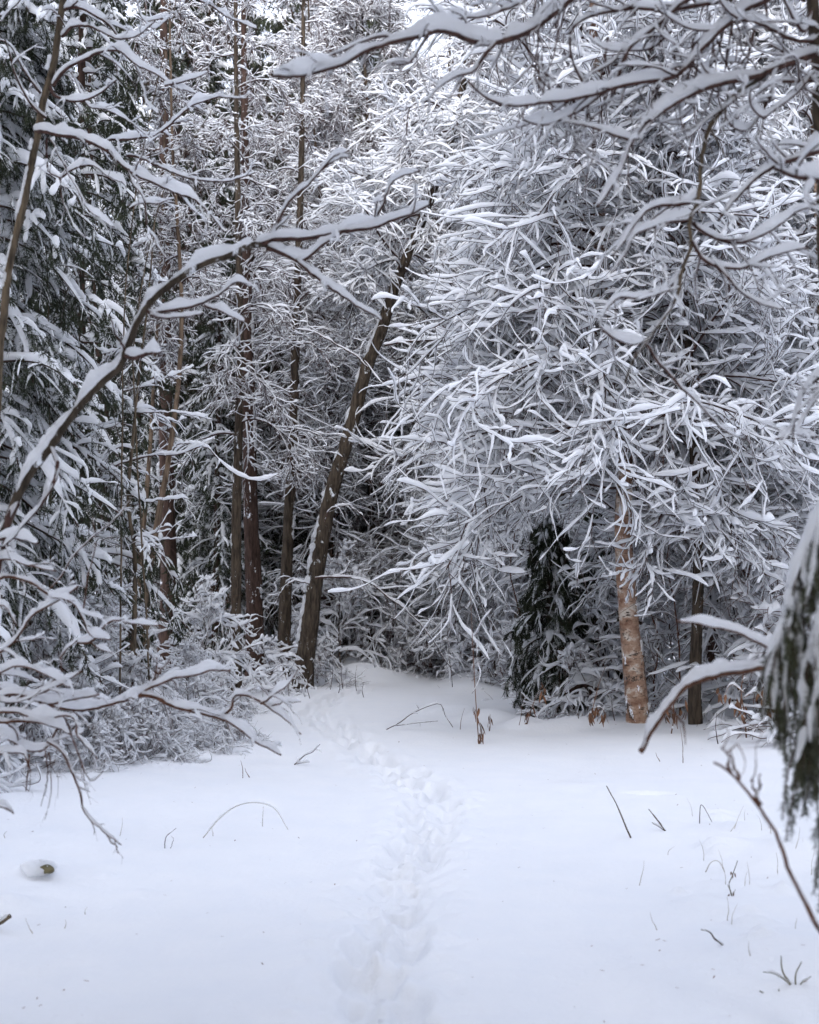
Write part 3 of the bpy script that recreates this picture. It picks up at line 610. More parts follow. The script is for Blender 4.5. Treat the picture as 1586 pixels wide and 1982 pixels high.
proto('shrubB', M('snowy_shrub', '', 'shrub', 52, H=1.2, r0=.012, spread=1.5, n1=17, n2=7, n3=3, bare=2, w0=.027, twig=.0065, low=.0, elev=(.1, 1.), droop=.12, twigm=M_TWIGW, group='snowy shrubs along the clearing'))

# near spruce on the left and the two on the right
s1 = spruce('spruce_tree', 'big dark spruce on the left with heavy snow pillows', 61, H=11, Rb=1.75, n1=240, n2=15, z0=.7, w0=.055, w1=.036, nb=60, bl=.045, bw=.003, droop=.11, hang=.5, n3=3, gap=.08, side=8)
place(s1, gloc(-55, 11.2, -.1), .4, 1.05)
s2 = spruce('spruce_tree', 'small drooping spruce just left of the peeling birch trunk', 62, H=3.4, Rb=1.2, n1=70, n2=12, z0=.1, w0=.045, w1=.026, nb=60, bl=.05, bw=.004, droop=.2, hang=.8, n3=3, gap=.15, side=6)
place(s2, gloc(1080, 16.4, -.9), 1., 1.05)
s3 = dup(s2, gloc(1165, 18.0, -.1), 2.4, .95, 'small drooping spruce half hidden right behind the peeling birch trunk')

# peeling birch
def traced_trunk(px, d, dz=0.): return [cpt(a, b, d) for a, b in px]
bx = [(1238, 1400), (1228, 1300), (1220, 1230), (1214, 1150), (1207, 1040), (1208, 960), (1212, 880), (1195, 760), (1175, 640), (1163, 500), (1157, 300), (1150, 50), (1142, -300), (1138, -600)]
g = ghit(1238, 1400); tb = np.array(traced_trunk(bx, g[1]))-g; tb[0, 2] = -.2
TB = broadleaf('birch_tree', 'peeling orange-barked birch right of the clearing, its crown bowed under snow', 'birch tree', 71, r0=.125, n1=110, n2=13, n3=6, w0=.0235, twig=.0055, spread=3.0, low=.24, elev=(.0, .8), droop=.075, bark=M_BIRCH, trunk=tb, loc=tuple(g), bias=(math.pi*1.05, .15), profile=lambda q: np.clip(1.2-q, .2, 1)**.7)

PL = []
def trunktree(name, label, cat, px, d, r0, m, seed, n1=18, w0=.016, spread=1.6, low=.3, n2=8, n3=6, rr=.35, **k):
    g = np.array(gloc(px[0][0], d)); t = np.array(traced_trunk(px, d))-g; t[0, 2] = -.3
    o = broadleaf(name, label, cat, seed, r0=r0, n1=n1, n2=n2, n3=n3, w0=w0, spread=spread, low=low, bark=m, trunk=t, loc=tuple(g), twig=.0055, **k)
    if r0 > .06 and px[0][0] != 583: PL.append((o, px[:6], d, r0, -1 if seed % 2 else 1))
    return o
TN = trunktree('leaning_tree', 'dark trunk leaning right at the far end of the clearing, snow along its upper side', 'tree',
          [(583, 1325), (592, 1260), (600, 1200), (615, 1090), (640, 960), (670, 860), (695, 770), (708, 715), (738, 640), (770, 540), (812, 440), (852, 330), (872, 270), (900, 150), (925, 0), (945, -200)], 20.5, .165, M_DARK, 72, n1=44, w0=.022, spread=3.0, low=.5, n2=10, n3=8)
trunktree('pine_tree', 'thick straight pine trunk left of the clearing, reddish towards its top', 'pine tree', [(325, 1300), (327, 1100), (322, 900), (320, 600), (318, 300), (317, 0), (316, -400)], 22, .17, M_PINE, 73, n1=24, w0=.012, bare=7, spread=2.4, low=.38, n2=9)
trunktree('pine_tree', 'smooth reddish pine trunk just right of the speckled trunk on the left', 'pine tree', [(496, 1312), (492, 1150), (486, 1000), (483, 850), (480, 680), (478, 500), (474, 250), (470, -200)], 21, .16, M_PINE, 74, n1=22, w0=.011, bare=7, spread=2.0, low=.35)
trunktree('alder_tree', 'straight trunk speckled with snow, left of the smooth reddish pine', 'tree', [(455, 1340), (457, 1180), (458, 1000), (462, 850), (465, 680), (462, 450), (458, 200), (455, -300)], 19, .095, M_DARK, 75, n1=30, w0=.011, bare=7, spread=1.9, low=.3)
trunktree('alder_tree', 'dark snow-flecked trunk just left of the leaning dark trunk', 'tree', [(548, 1318), (552, 1180), (560, 1000), (568, 850), (572, 690), (578, 500), (585, 250), (590, -200)], 21.5, .12, M_DARK, 76, n1=30, w0=.011, bare=7, spread=1.9, low=.3)
trunktree('birch_sapling', 'thin yellowish stem curving beside the thick pine trunk on the left', 'birch tree', [(283, 1300), (286, 1150), (305, 1010), (325, 900), (345, 750), (352, 600), (345, 450), (335, 300), (330, 100), (328, -100)], 17, .055, M_PALE, 77, n1=20, w0=.010, bare=5, spread=1.2, low=.5)
trunktree('birch_sapling', 'slim mottled stem between the bent olive stem and the curving yellowish stem', 'birch tree', [(262, 1300), (268, 1150), (280, 1000), (292, 850), (300, 700), (312, 520), (318, 300), (322, 100)], 17.5, .045, M_PALE, 78, n1=20, w0=.010, bare=5, spread=1.2, low=.5)
TS = trunktree('bent_sapling', 'bent thin olive stem with level snowy twigs before the left-hand trunks', 'sapling', [(256, 1300), (262, 1100), (252, 1010), (248, 950), (255, 880), (262, 800), (272, 700), (285, 600), (300, 430)], 12, .03, M_STEM, 79, n1=12, w0=.016, spread=.8, low=.3, n2=4, n3=3)
trunktree('pine_tree', 'dark reddish trunk rising behind the big left-hand spruce', 'pine tree', [(200, 1300), (202, 1000), (198, 700), (176, 400), (172, 220), (168, -200)], 18, .13, M_PINE, 80, n1=14, w0=.011, bare=7, spread=1.6, low=.4)
trunktree('birch_tree', 'slim dark birch trunk standing clear in the upper right, behind the curved bough', 'birch tree', [(1375, 1370), (1385, 1100), (1395, 850), (1405, 700), (1418, 560), (1430, 380), (1440, 200), (1450, -100)], 15.8, .07, M_PINE, 81, n1=60, w0=.022, spread=2.3, low=.22, n2=13, n3=6, droop=.07, elev=(.1, .8))
trunktree('birch_tree', 'dark scaly birch trunk right of the peeling birch, half buried at its foot', 'birch tree', [(1348, 1420), (1345, 1330), (1350, 1200), (1352, 1050), (1345, 900), (1335, 700), (1320, 500), (1310, 250), (1305, -100)], 13.9, .075, M_DARK, 82, n1=60, w0=.022, spread=2.3, low=.22, n2=13, n3=6, droop=.07, elev=(.1, .8))
TC = trunktree('slender_tree', 'thin straight trunk in the middle distance right of the clearing centre', 'tree', [(932, 1300), (932, 1200), (934, 1100), (930, 950), (925, 700), (920, 400), (915, 100)], 24, .07, M_PINE, 83, n1=50, w0=.024, spread=2.4, low=.2, n2=12, n3=9)
trunktree('slender_tree', 'thin dark trunk close right of the thin straight trunk near the centre', 'tree', [(965, 1300), (964, 1200), (962, 1100), (968, 950), (975, 700), (985, 400), (990, 100)], 25, .07, M_PINE, 84, n1=50, w0=.024, spread=2.4, low=.2, n2=12, n3=9)

def extra(t, lst, seed, **k):
    rng = np.random.RandomState(seed); b = np.array(t.location)
    for px, d, r, w0 in lst: limb(t, b, px, (d, d), r*.8, w0*.68, rng, **k)
extra(TB, [([(1205, 880), (1140, 838), (1060, 800), (980, 788), (900, 800), (800, 830)], 14.6, .018, .045), ([(1205, 890), (1100, 840), (1020, 808), (950, 835), (880, 870), (800, 890), (735, 938)], 14.4, .018, .045),
           ([(1163, 520), (1080, 560), (1000, 590), (930, 640), (880, 690), (860, 760)], 15, .017, .045), ([(1158, 400), (1080, 330), (1000, 330), (930, 400), (880, 480), (830, 525)], 15, .017, .045),
           ([(1210, 1000), (1150, 960), (1080, 955), (1010, 1000), (965, 1060)], 14.6, .016, .042), ([(1215, 880), (1270, 845), (1340, 868), (1400, 905), (1470, 892)], 14.5, .016, .042),
           ([(1220, 1140), (1170, 1120), (1100, 1135)], 15, .014, .04), ([(1212, 900), (1235, 960), (1215, 1040), (1250, 1110)], 14.8, .012, .036), ([(1208, 980), (1180, 1030), (1195, 1090), (1160, 1160)], 14.8, .012, .036), ([(1225, 1180), (1260, 1165), (1300, 1190)], 15.1, .012, .036), ([(1175, 640), (1100, 620), (1020, 650), (960, 720), (925, 800)], 15, .016, .042), ([(1155, 300), (1090, 240), (1010, 250), (940, 310), (890, 370)], 15, .016, .042),
           ([(1195, 760), (1260, 700), (1340, 710), (1420, 760), (1500, 790)], 14.8, .016, .042), ([(1165, 520), (1240, 480), (1330, 500), (1420, 560)], 14.8, .016, .042)],
      501, sprout=5, sl=(.3, 1.0), sag=.16, steep=.5, rough=.2, K=50, wob=.012, sw=.95)
extra(TN, [([(610, 1120), (640, 1117), (700, 1122), (745, 1150), (790, 1185), (832, 1230), (872, 1292)], 19, .02, .04), ([(628, 1010), (640, 986), (670, 978), (700, 996), (716, 1022)], 19, .012, .028),
           ([(600, 1130), (570, 1125), (545, 1145), (530, 1180)], 19, .014, .03), ([(712, 712), (690, 690), (650, 665), (600, 640), (560, 640)], 19, .016, .03)], 502, sprout=3, sl=(.3, .9), sag=.14, steep=.5, K=50, wob=.012)
extra(TS, [([(195, 912), (240, 895), (290, 882), (345, 880), (397, 866), (420, 884), (452, 915), (500, 932), (540, 918)], 12, .012, .034), ([(330, 878), (350, 858), (395, 864)], 12, .010, .028),
           ([(208, 980), (255, 976), (310, 968), (368, 964)], 12, .009, .024), ([(262, 1056), (310, 1046), (385, 1038)], 12, .009, .022), ([(235, 757), (290, 744), (345, 722), (376, 708)], 12, .010, .03),
           ([(245, 800), (300, 798), (350, 800), (410, 812)], 12, .009, .024), ([(192, 822), (250, 830)], 12, .009, .024)], 503, sprout=3, sl=(.1, .35), sag=.06, steep=.5, K=50, wob=.008)
extra(TC, [([(745, 668), (800, 660), (870, 660), (905, 680), (940, 706), (975, 760)], 18, .02, .042), ([(1010, 700), (960, 660), (900, 610), (850, 590)], 18, .016, .04)], 504, sprout=4, sl=(.2, .8), sag=.12, steep=.5, K=50, wob=.012)
def plaster(t, px, d, r0, r1, seed, side=-1, cover=.5, y1=None):
    """snow driven against one side of a trunk"""
    rng = np.random.RandomState(seed); b = np.array(t.location); P = catmull(np.array([cpt(a, c, d) for a, c in px])-b, 160); K = len(P)
    rad = np.linspace(r0, r1, K); a = Acc()
    lo = np.interp(np.linspace(0, 1, K), np.linspace(0, 1, 30), rng.rand(30)); on = lo < cover; i = 0
    while i < K:
        if on[i]:
            j = i
            while j < K and on[j]: j += 1
            if j-i >= 4:
                sl = slice(i, j); m = j-i; e = np.clip(np.minimum(np.arange(m), np.arange(m)[::-1])/2.5, .05, 1)
                w_ = rad[sl]*.3*e*(1+.25*rng.normal(0, 1, m)).clip(.3, 1.8); Q = P[sl].copy(); Q[:, 0] += side*rad[sl]*.85; Q[:, 1] -= rad[sl]*.42; Q += rng.normal(0, .009, Q.shape)
                tubes(a, Q[None], w_[None], 8)
            i = j
        i += 1
    a.mesh('snow', M_SNOW, t)
plaster(TN, [(583, 1325), (592, 1260), (600, 1200), (615, 1090), (640, 960), (670, 860), (695, 770), (708, 715), (738, 640), (770, 540), (812, 440), (852, 330), (872, 270)], 20.5, .165, .085, 1, -1, .52)
plaster(TB, bx[:9], g[1], .125, .085, 2, 1, .4)
for i_, (o_, px_, d_, r_, s_) in enumerate(PL): plaster(o_, px_, d_, r_, r_*.6, 10+i_, s_, .33)
rr = np.random.RandomState(99)
G1 = 'snow-laden birches on the right'; G2 = 'bare snowy trees closing the clearing'; G3 = 'dark snowy spruces behind the trunks'; G4 = 'snowy shrubs along the clearing'
for px, d, k in [(1480, 16.5, 'A'), (1610, 15, 'B'), (1090, 20, 'A'), (1000, 22.5, 'B'), (1560, 19, 'A'), (1700, 17, 'A'), (1390, 21, 'A'), (1240, 24, 'A'), ]:
    put('birch'+k, px, d, rr.uniform(0, 6.28), rr.uniform(1., 1.2), None, G1)
for px, d, k in [(720, 25, 'A'), (800, 27, 'B'), (870, 25.5, 'A'), (640, 24.5, 'B'), (760, 31, 'A'), (850, 32, 'B'), (930, 30, 'A'), (1010, 31, 'A'), (690, 30, 'B'), (600, 29, 'A'), (860, 27, 'B'),
                 (560, 34, 'A'), (820, 37, 'A'), (900, 38, 'B'), (740, 38, 'B'), (650, 37, 'A'), (1120, 33, 'B'), (1220, 32, 'A'), (1330, 31, 'B'), (1450, 33, 'A'), (1560, 31, 'B'), (1010, 26, 'A')]:
    put('thin'+k, px, d, rr.uniform(0, 6.28), rr.uniform(1., 1.25), None, G2)
for px, d, k, sc in [(150, 15.5, 'B', 1), (330, 26, 'B', 1.2), (420, 22.5, 'B', .75), (530, 24.5, 'B', .8), (380, 27, 'B', 1.2), (480, 28, 'B', 1.2), (260, 24, 'A', 1), (400, 27, 'A', 1.05), (540, 30, 'B', 1.2), (60, 18, 'A', 1), (-80, 13, 'B', 1), (480, 36, 'A', 1.1), (600, 42, 'A', 1.15), (340, 38, 'A', 1.1), (200, 33, 'A', 1.1), (700, 44, 'B', 1.25), (-60, 25, 'A', 1),
                    (800, 46, 'A', 1.0), (900, 45, 'B', 1.2), (1020, 42, 'A', 1.), (1150, 40, 'A', .7), (1300, 38, 'B', .7), (1420, 40, 'A', .6), (1560, 38, 'A', .6), (1690, 30, 'A', .6), (430, 23.5, 'B', .9), (380, 25, 'B', .8), (560, 25, 'B', .45), (750, 28, 'B', .35), (880, 29, 'B', .3)]:
    put('spruce'+k, px, d, rr.uniform(0, 6.28), sc*rr.uniform(.95, 1.08), None, G3)
for px, d, k, sc in [(690, 33, 'A', 1.4), (560, 32, 'A', 1.35), (740, 36, 'A', 1.35), (620, 35, 'A', 1.4), (960, 35, 'A', 1.3)]:
    put('spruce'+k, px, d, rr.uniform(0, 6.28), sc, None, G3)
proto('shadeA', M('unseen_shade_tree', '', 'tree', 33, H=14, r0=.14, spread=4.6, n1=70, n2=12, n3=8, w0=.026, twig=.005, low=.5, elev=(-.1, .8), droop=.05))  # unseen trees, added so their high crowns shade the snow near the camera
for i, (x, y, rz) in enumerate([(-3.7, .6, 0), (3.9, 1.6, 2), (-4.6, 4.6, 4), (5.2, 5.6, 1), (-1.7, -1.2, 3), (1.9, -1.0, 5), (.2, -2.2, .7)]):
    if i == 0: place(protos['shadeA'], (x, y, float(gz(x, y))), rz); protos['shadeA']['label'] = 'unseen tall tree added beside the viewer, its high crown shading the near snow'; protos['shadeA']['group'] = 'unseen tall trees added to shade the near snow'
    else: dup(protos['shadeA'], (x, y, float(gz(x, y))), rz, 1, 'unseen tall tree added beside the viewer, its high crown shading the near snow', 'unseen tall trees added to shade the near snow')
for x, y, k, sc in [(-3.1, 2.4, 'spruceB', .5), (3.3, 3.2, 'spruceB', .5), (-2.8, .2, 'spruceB', .5), (2.8, .2, 'spruceB', .5), (-4.3, 5.4, 'spruceB', .5), (-2.4, -1.6, 'spruceB', .85), (2.5, -1.7, 'spruceB', .85), (0.2, -3.2, 'spruceB', .8), (-4.5, -.5, 'thinB', .6), (-4.8, -2.5, 'spruceB', .55), (4.4, -2.5, 'spruceB', .6), (-1.5, -5, 'thinA', .6), (1.8, -5, 'spruceA', .5), (-7, 3, 'thinA', 1), (6.0, 3.5, 'spruceB', 1), (-6, -6, 'spruceA', .6), (6, -7, 'thinA', .8), (0, -9, 'spruceA', .7), (-6.5, 6.5, 'spruceB', 1.), (7.5, 8, 'thinB', 1.1)]:
    o = dup(protos[k], (x, y, float(gz(x, y))-.05), rr.uniform(0, 6.28), sc, 'unseen tree behind and beside the viewer, added to shade the near ground', 'unseen trees added around the viewer for shade')  # added out of view, sized to darken the foreground snow
for px, d, k, sc in [(-60, 10., 'B', 0.72), (0, 10.0, 'B', 0.72), (90, 10.9, 'A', 0.61), (180, 10.2, 'B', 0.37), (300, 10.9, 'B', 0.37), (390, 12.3, 'B', 0.46), (140, 10.8, 'B', 0.59), (260, 11.0, 'B', 0.5), (420, 11.6, 'B', 0.37), (470, 12.2, 'B', 0.31), (200, 12.2, 'A', 0.63), (20, 12, 'A', 0.88), (380, 14, 'A', 0.47), (60, 11.6, 'B', 0.88), (280, 12, 'B', 0.62), (370, 12.8, 'A', 0.4), (120, 12.6, 'A', 0.68), (230, 13, 'A', 0.5), (20, 13, 'B', 0.96), (330, 11.3, 'B', 0.43), (210, 10.6, 'B', 0.43),
                    (660, 22, 'A', 1.1), (720, 23.5, 'A', 1.2), (620, 21, 'B', 0.8), (800, 25, 'A', 1.3), (880, 24, 'A', 1.2), (960, 22, 'A', 1.1), (1010, 20, 'B', 1.0), (840, 23, 'B', 1.0), (1130, 15.5, 'B', 0.8), (1290, 15.5, 'B', 0.9), (1180, 16.5, 'A', 0.9), (1420, 14.5, 'A', 1.1), (1500, 13.5, 'A', 1.2), (1570, 13, 'B', 1.2), (1330, 17, 'A', 1.3),
                    (400, 17, 'A', 0.9), (520, 19.5, 'B', 0.8), (1460, 15.5, 'A', 1.4), (470, 16, 'B', 0.37), (750, 26, 'B', 1.3), (1060, 18.5, 'B', 0.8)]:
    put('shrub'+k, px, d, rr.uniform(0, 6.28), sc, None, G4)
ORD = ['first', 'second', 'third', 'fourth', 'fifth', 'sixth', 'seventh', 'eighth', 'ninth', 'tenth', 'eleventh', 'twelfth', 'thirteenth', 'fourteenth', 'fifteenth', 'sixteenth', 'seventeenth', 'eighteenth', 'nineteenth', 'twentieth', 'twenty-first', 'twenty-second', 'twenty-third', 'twenty-fourth']
DESC = {'birch': ('snow-laden birch', [(19.5, 'nearest row on the right'), (23, 'second row on the right'), (99, 'back row on the right')]),
        'thin': ('bare twiggy tree', [(27, 'nearest row of the far thicket'), (32.5, 'middle row of the far thicket'), (99, 'hindmost row of the far thicket')]),
        'spruce': ('dark snowy spruce', [(22, 'row beside the left edge'), (31, 'row behind the left-hand trunks'), (39, 'far row of the wood'), (99, 'hindmost row of the wood')]),
        'shrub': ('low snowy shrub', [(11.9, 'front row of the left bank'), (14, 'rear row of the left bank'), (18, 'row at the foot of the birches'), (99, 'far edge of the clearing')])}
bk = {}
for o, kind, px, d in ROW:
    b = kind[:-1]; rw = next(r_ for lim, r_ in DESC[b][1] if d < lim); bk.setdefault((b, rw), []).append((px, o))
for (b, rw), lst in bk.items():
    for i, (px, o) in enumerate(sorted(lst, key=lambda q: q[0])):
        o['label'] = f"{DESC[b][0]}, {ORD[i]} from the left in the {rw}"

# ------------------------------------------------------------------ stalks, grasses, twigs on the snow
def stick(name, label, cat, segs, r, m, d=None, snow=0.0, seed=0, sprout=0, group=None, lean=0, tip=.5):
    rng = np.random.RandomState(seed+200)
    g = ghit(*segs[0][0]); dd = g[1] if d is None else d; t = thing(name, label, cat, tuple(g-np.array((0, 0, .03))), group); b = g-np.array((0, 0, .03))
    dep = (g-np.array((0, 0, CAMZ)))@np.array((0, math.cos(PITCH), math.sin(PITCH)))
    for i, s in enumerate(segs):
        s = list(s)
        limb(t, b, s, (dep, dep+lean), r*(1 if i == 0 else .7), snow, rng, sprout=sprout, sl=(.03, .1), m=m, snow=snow > 0, K=18, wob=.002, tip=tip, name='stem' if i == 0 else 'twig', steep=.5)
    return t, b, dep
def leafy(t, b, dep, pts, n, size, seed, m=None):
    """bunch of withered hanging leaves"""
    rng = np.random.RandomState(seed); a = Acc()
    for (px, py) in pts:
        c = cpt(px, py, dep)-b
        for k in range(n):
            L = size*rng.uniform(.6, 1.3); ax = nrm(np.array((rng.normal(0, .3), rng.normal(0, .3), -1.))); s = nrm(np.cross(ax, rng.normal(0, 1, 3))); o = c+rng.normal(0, size*.35, 3)*np.array((.6, .6, 1.))
            us = np.linspace(0, 1, 6); wd = size*.13*np.array((.2, .8, 1, .8, .5, .05)); cu = np.cross(ax, s)*size*.12
            mid = o+us[:, None]*L*ax+(np.sin(us*3)[:, None])*cu*rng.uniform(-1, 1)
            V = np.stack([mid-wd[:, None]*s+cu*.5*us[:, None], mid, mid+wd[:, None]*s+cu*.5*us[:, None]], 1)
            i = np.arange(5)[:, None]*3; F = np.concatenate([i+np.array([[0, 1, 4, 3]]), i+np.array([[1, 2, 5, 4]])]); a.add(V, F)
    return a.mesh('leaf_bunch', m or M_LEAF, t)
t, b, dp = stick('dry_stalk', 'tall thin dry stalk with a brown seed head standing at the middle of the clearing', 'stalk', [[(927, 1440), (923, 1380), (918, 1300), (914, 1220), (910, 1130)]], .006, M_LEAF, seed=1, tip=.25)
leafy(t, b, dp, [(922, 1375), (925, 1400), (926, 1420)], 5, .12, 1)
t, b, dp = stick('dry_stalk', 'short dry stalk with curled leaf right of the tall stalk', 'stalk', [[(948, 1415), (950, 1398), (949, 1382)]], .004, M_LEAF, seed=2); leafy(t, b, dp, [(949, 1390)], 4, .11, 2)
t, b, dp = stick('withered_plant', 'withered brown plant leaning at the clearing edge left of the peeling birch', 'plant', [[(1018, 1410), (1028, 1375), (1040, 1345), (1052, 1325)]], .006, M_LEAF, seed=3, snow=.006, sprout=4); leafy(t, b, dp, [(1022, 1385), (1026, 1372), (1048, 1330)], 4, .12, 3)
t, b, dp = stick('withered_plant', 'withered brown plant with hanging leaves close to the peeling birch trunk', 'plant', [[(1142, 1403), (1148, 1370), (1158, 1330), (1172, 1290)], [(1148, 1372), (1165, 1370), (1178, 1400)]], .006, M_LEAF, seed=4, snow=.006, sprout=4); leafy(t, b, dp, [(1143, 1378), (1150, 1365), (1168, 1380)], 5, .12, 4)
t, b, dp = stick('withered_plant', 'tall withered plant with brown leaves right of the scaly birch trunk', 'plant', [[(1445, 1428), (1442, 1385), (1435, 1340), (1440, 1300)], [(1440, 1350), (1465, 1340), (1490, 1380)], [(1440, 1340), (1415, 1325), (1400, 1350)]], .008, M_LEAF, seed=5, snow=.02, sprout=5); leafy(t, b, dp, [(1400, 1345), (1425, 1350), (1443, 1370), (1470, 1350), (1490, 1370)], 5, .13, 5)
t, b, dp = stick('withered_plant', 'withered leaves hanging in the gap between the two near birch trunks', 'plant', [[(1300, 1420), (1305, 1380), (1300, 1340)]], .007, M_LEAF, seed=6, snow=.02, sprout=4); leafy(t, b, dp, [(1290, 1380), (1305, 1385), (1320, 1375)], 4, .12, 6)
stick('bent_twig', 'dark crooked twig bowed to the snow left of the tall stalk', 'twig', [[(748, 1412), (775, 1398), (800, 1380), (850, 1362), (862, 1385), (877, 1408)], [(760, 1405), (800, 1400), (848, 1396)]], .007, M_TWIG, seed=7, sprout=5, snow=.006)
stick('bent_twig', 'thin bowed twig lying between the withered plants', 'twig', [[(1030, 1402), (1060, 1392), (1090, 1380), (1102, 1384), (1108, 1400)]], .005, M_TWIG, seed=8, sprout=4, snow=.004)
stick('grass_arch', 'dry grass stem bowed into an arch under snow on the left', 'grass', [[(393, 1622), (420, 1590), (450, 1565), (478, 1555), (510, 1556), (535, 1568), (558, 1606)], [(508, 1600), (510, 1560)], [(413, 1618), (411, 1600)]], .003, M_STRAW, seed=9, snow=.007)
stick('forked_twig', 'tiny forked twig standing in the snow left of the grass arch', 'twig', [[(319, 1642), (321, 1622), (330, 1612), (342, 1603)], [(331, 1642), (336, 1625), (332, 1618)]], .003, M_TWIG, seed=10, snow=.002)
stick('young_shoot', 'slanting bare stem with a snow knob at its tip right of the footprints', 'stem', [[(1221, 1622), (1205, 1583), (1190, 1550), (1174, 1521)]], .006, M_STEM, seed=11, snow=.004)
t, b, dp = stick('young_shoot', 'short slanting stem in a snow dent right of the knobbed stem', 'stem', [[(1288, 1608), (1275, 1590), (1256, 1566)], [(1288, 1608), (1275, 1600), (1262, 1592)]], .006, M_STEM, seed=12, snow=.005)
stick('folded_grass', 'grass blade folded into a narrow peak at the right', 'grass', [[(1354, 1594), (1357, 1558), (1370, 1575), (1381, 1598)]], .003, M_TWIG, seed=13)
stick('grass_arch', 'small curled grass arch near the right-hand spruce boughs', 'grass', [[(1366, 1688), (1375, 1670), (1388, 1665), (1398, 1675), (1405, 1692)]], .003, M_STRAW, seed=14, snow=.002)
t, b, dp = stick('withered_plant', 'small withered seedling with a curled dark leaf at the lower right', 'plant', [[(1417, 1734), (1412, 1712), (1420, 1690), (1428, 1666)], [(1417, 1734), (1424, 1722)], [(1417, 1734), (1408, 1712)]], .0035, M_MOSS, seed=15, snow=.003); leafy(t, b, dp, [(1418, 1688), (1417, 1722)], 3, .035, 7)
stick('curved_twig', 'short dark curved twig resting on the snow at the lower right', 'twig', [[(1400, 1829), (1385, 1818), (1372, 1803), (1357, 1800)]], .0045, M_STEM, seed=16, snow=.002)
gr = 'single grass blades poking out of the snow'
GB = [((1322, 1475), (1317, 1405), 'thin brown grass stem below the scaly birch trunk'), ((1278, 1472), (1270, 1456), 'tiny brown grass stem beside the thin brown stem'), ((1238, 1712), (1247, 1665), 'pale leaning blade below the knobbed stem'),
      ((1272, 1798), (1258, 1766), 'pale short blade left of the curved twig'), ((1408, 1780), (1408, 1735), 'upright pale blade below the withered seedling'), ((1453, 1848), (1450, 1822), 'pale short blade above the mossy twig'),
      ((1505, 1690), (1503, 1650), 'upright straw blade under the spruce boughs'), ((1420, 1610), (1440, 1560), 'slanting straw blade beside the bare sapling'), ((1412, 1612), (1430, 1582), 'lower slanting straw blade beside the bare sapling'),
      ((64, 1806), (49, 1776), 'pale leaning blade at the lower left'), ((232, 1616), (237, 1582), 'thin pale blade beside the drooping bush twig'), ((9, 1620), (13, 1608), 'tiny blade at the left edge'),
      ((470, 1504), (466, 1472), 'upright blade before the left bank, left one of a close pair'), ((484, 1503), (474, 1486), 'slanting blade before the left bank, right one of a close pair'), ((126, 1795), (127, 1780), 'tiny upright grass tip at the lower left'),
      ((165, 1768), (170, 1757), 'tiny dark grass tip on the left snow'), ((1005, 1402), (1010, 1365), 'faint twig behind the tall stalk'), ((891, 1410), (900, 1370), 'thin curved twig left of the tall stalk'), ((1540, 1640), (1548, 1600), 'straw blade right under the hanging boughs')]
for i, (a, c, lab) in enumerate(GB):
    mid = ((a[0]+c[0])/2+(-1)**i*2, (a[1]+c[1])/2)
    stick('dry_grass', lab, 'grass', [[(a[0], a[1]+2), mid, c]], .0022 if a[1] > 1550 else .004, M_STRAW if a[1] > 1550 else M_LEAF, seed=30+i, group=gr, tip=.3)
# stems and grasses along the back edge
rng = np.random.RandomState(77)
for i, (px, py, h) in enumerate([(640, 1335, 60), (655, 1345, 40), (665, 1340, 85), (690, 1338, 50), (704, 1350, 30), (1000, 1350, 70), (985, 1345, 120), (876, 1330, 60), (1102, 1335, 60), (600, 1352, 50), (1120, 1400, 30), (1190, 1395, 45), (1290, 1400, 60), (1390, 1440, 60), (560, 1360, 60)]):
    stick('thin_sapling', f'thin bare stem, {ORD[sorted([640,655,665,690,704,1000,985,876,1102,600,1120,1190,1290,1390,560]).index(px)]} from the left of those edging the clearing', 'sapling',
          [[(px, py), (px+rng.uniform(-5, 5), py-h*.5), (px+rng.uniform(-14, 14), py-h)]], .006, M_TWIG, seed=60+i, group='thin bare stems edging the clearing', sprout=5, snow=.006, tip=.3)
# tall thin saplings crossing the left-hand view
for i, (px, lab) in enumerate([([(232, 1300), (236, 900), (240, 650), (250, 480), (270, 330), (300, 180), (330, 60), (350, -60)], 'thin dark sapling rising past the junction of the arching bough'),
                               ([(300, 1300), (262, 800), (262, 640), (300, 430), (335, 330), (400, 230), (440, 160)], 'thin leaning sapling behind the arching bough'),
                               ([(95, 1300), (98, 1000), (95, 700), (90, 500), (60, 330)], 'thin dark sapling in front of the big left-hand spruce')]):
    rngx = np.random.RandomState(300+i); x, y = xat(px[0][0], 11.6), 11.6; t, b = fgthing('thin_sapling', lab, 'sapling', x, y)
    px[0] = (px[0][0], 1500); limb(t, b, px, (11.6, 11.6), .011, .006, rngx, sprout=2.5, sl=(.1, .4), name='stem', steep=.8, K=60, tip=.3, m=M_STEM)
SP = [(1012, 17, 900, 'left of the dark spruce'), (1052, 18, 760, 'against the left flank of the dark spruce'), (1268, 15.2, 980, 'just right of the peeling birch'), (1296, 15.8, 820, 'in the gap between the two near birches'), (1318, 14.6, 1000, 'close left of the scaly birch'),
      (1410, 14.8, 900, 'right of the slim dark birch'), (1462, 14, 1010, 'between the slim dark birch and the hanging boughs'), (1500, 15.5, 760, 'furthest right of the clearing edge')]
for i, (px, d, top, lab) in enumerate(SP):
    rngx = np.random.RandomState(340+i); yb = 1150+1.6*FPX/d; t, b = fgthing('thin_sapling', 'upright reddish sapling '+lab, 'sapling', xat(px, d), d)
    k = np.linspace(0, 1, 6); limb(t, b, [(px+25*(rngx.rand()-.5)*u*3+rngx.normal(0, 6), (yb+10)+(top-yb)*u) for u in k], (d, d), .014, .03, rngx, sprout=5, sl=(.25, .9), name='stem', steep=.6, K=70, tip=.3, m=M_TWIGW, sag=.12, wob=.01)
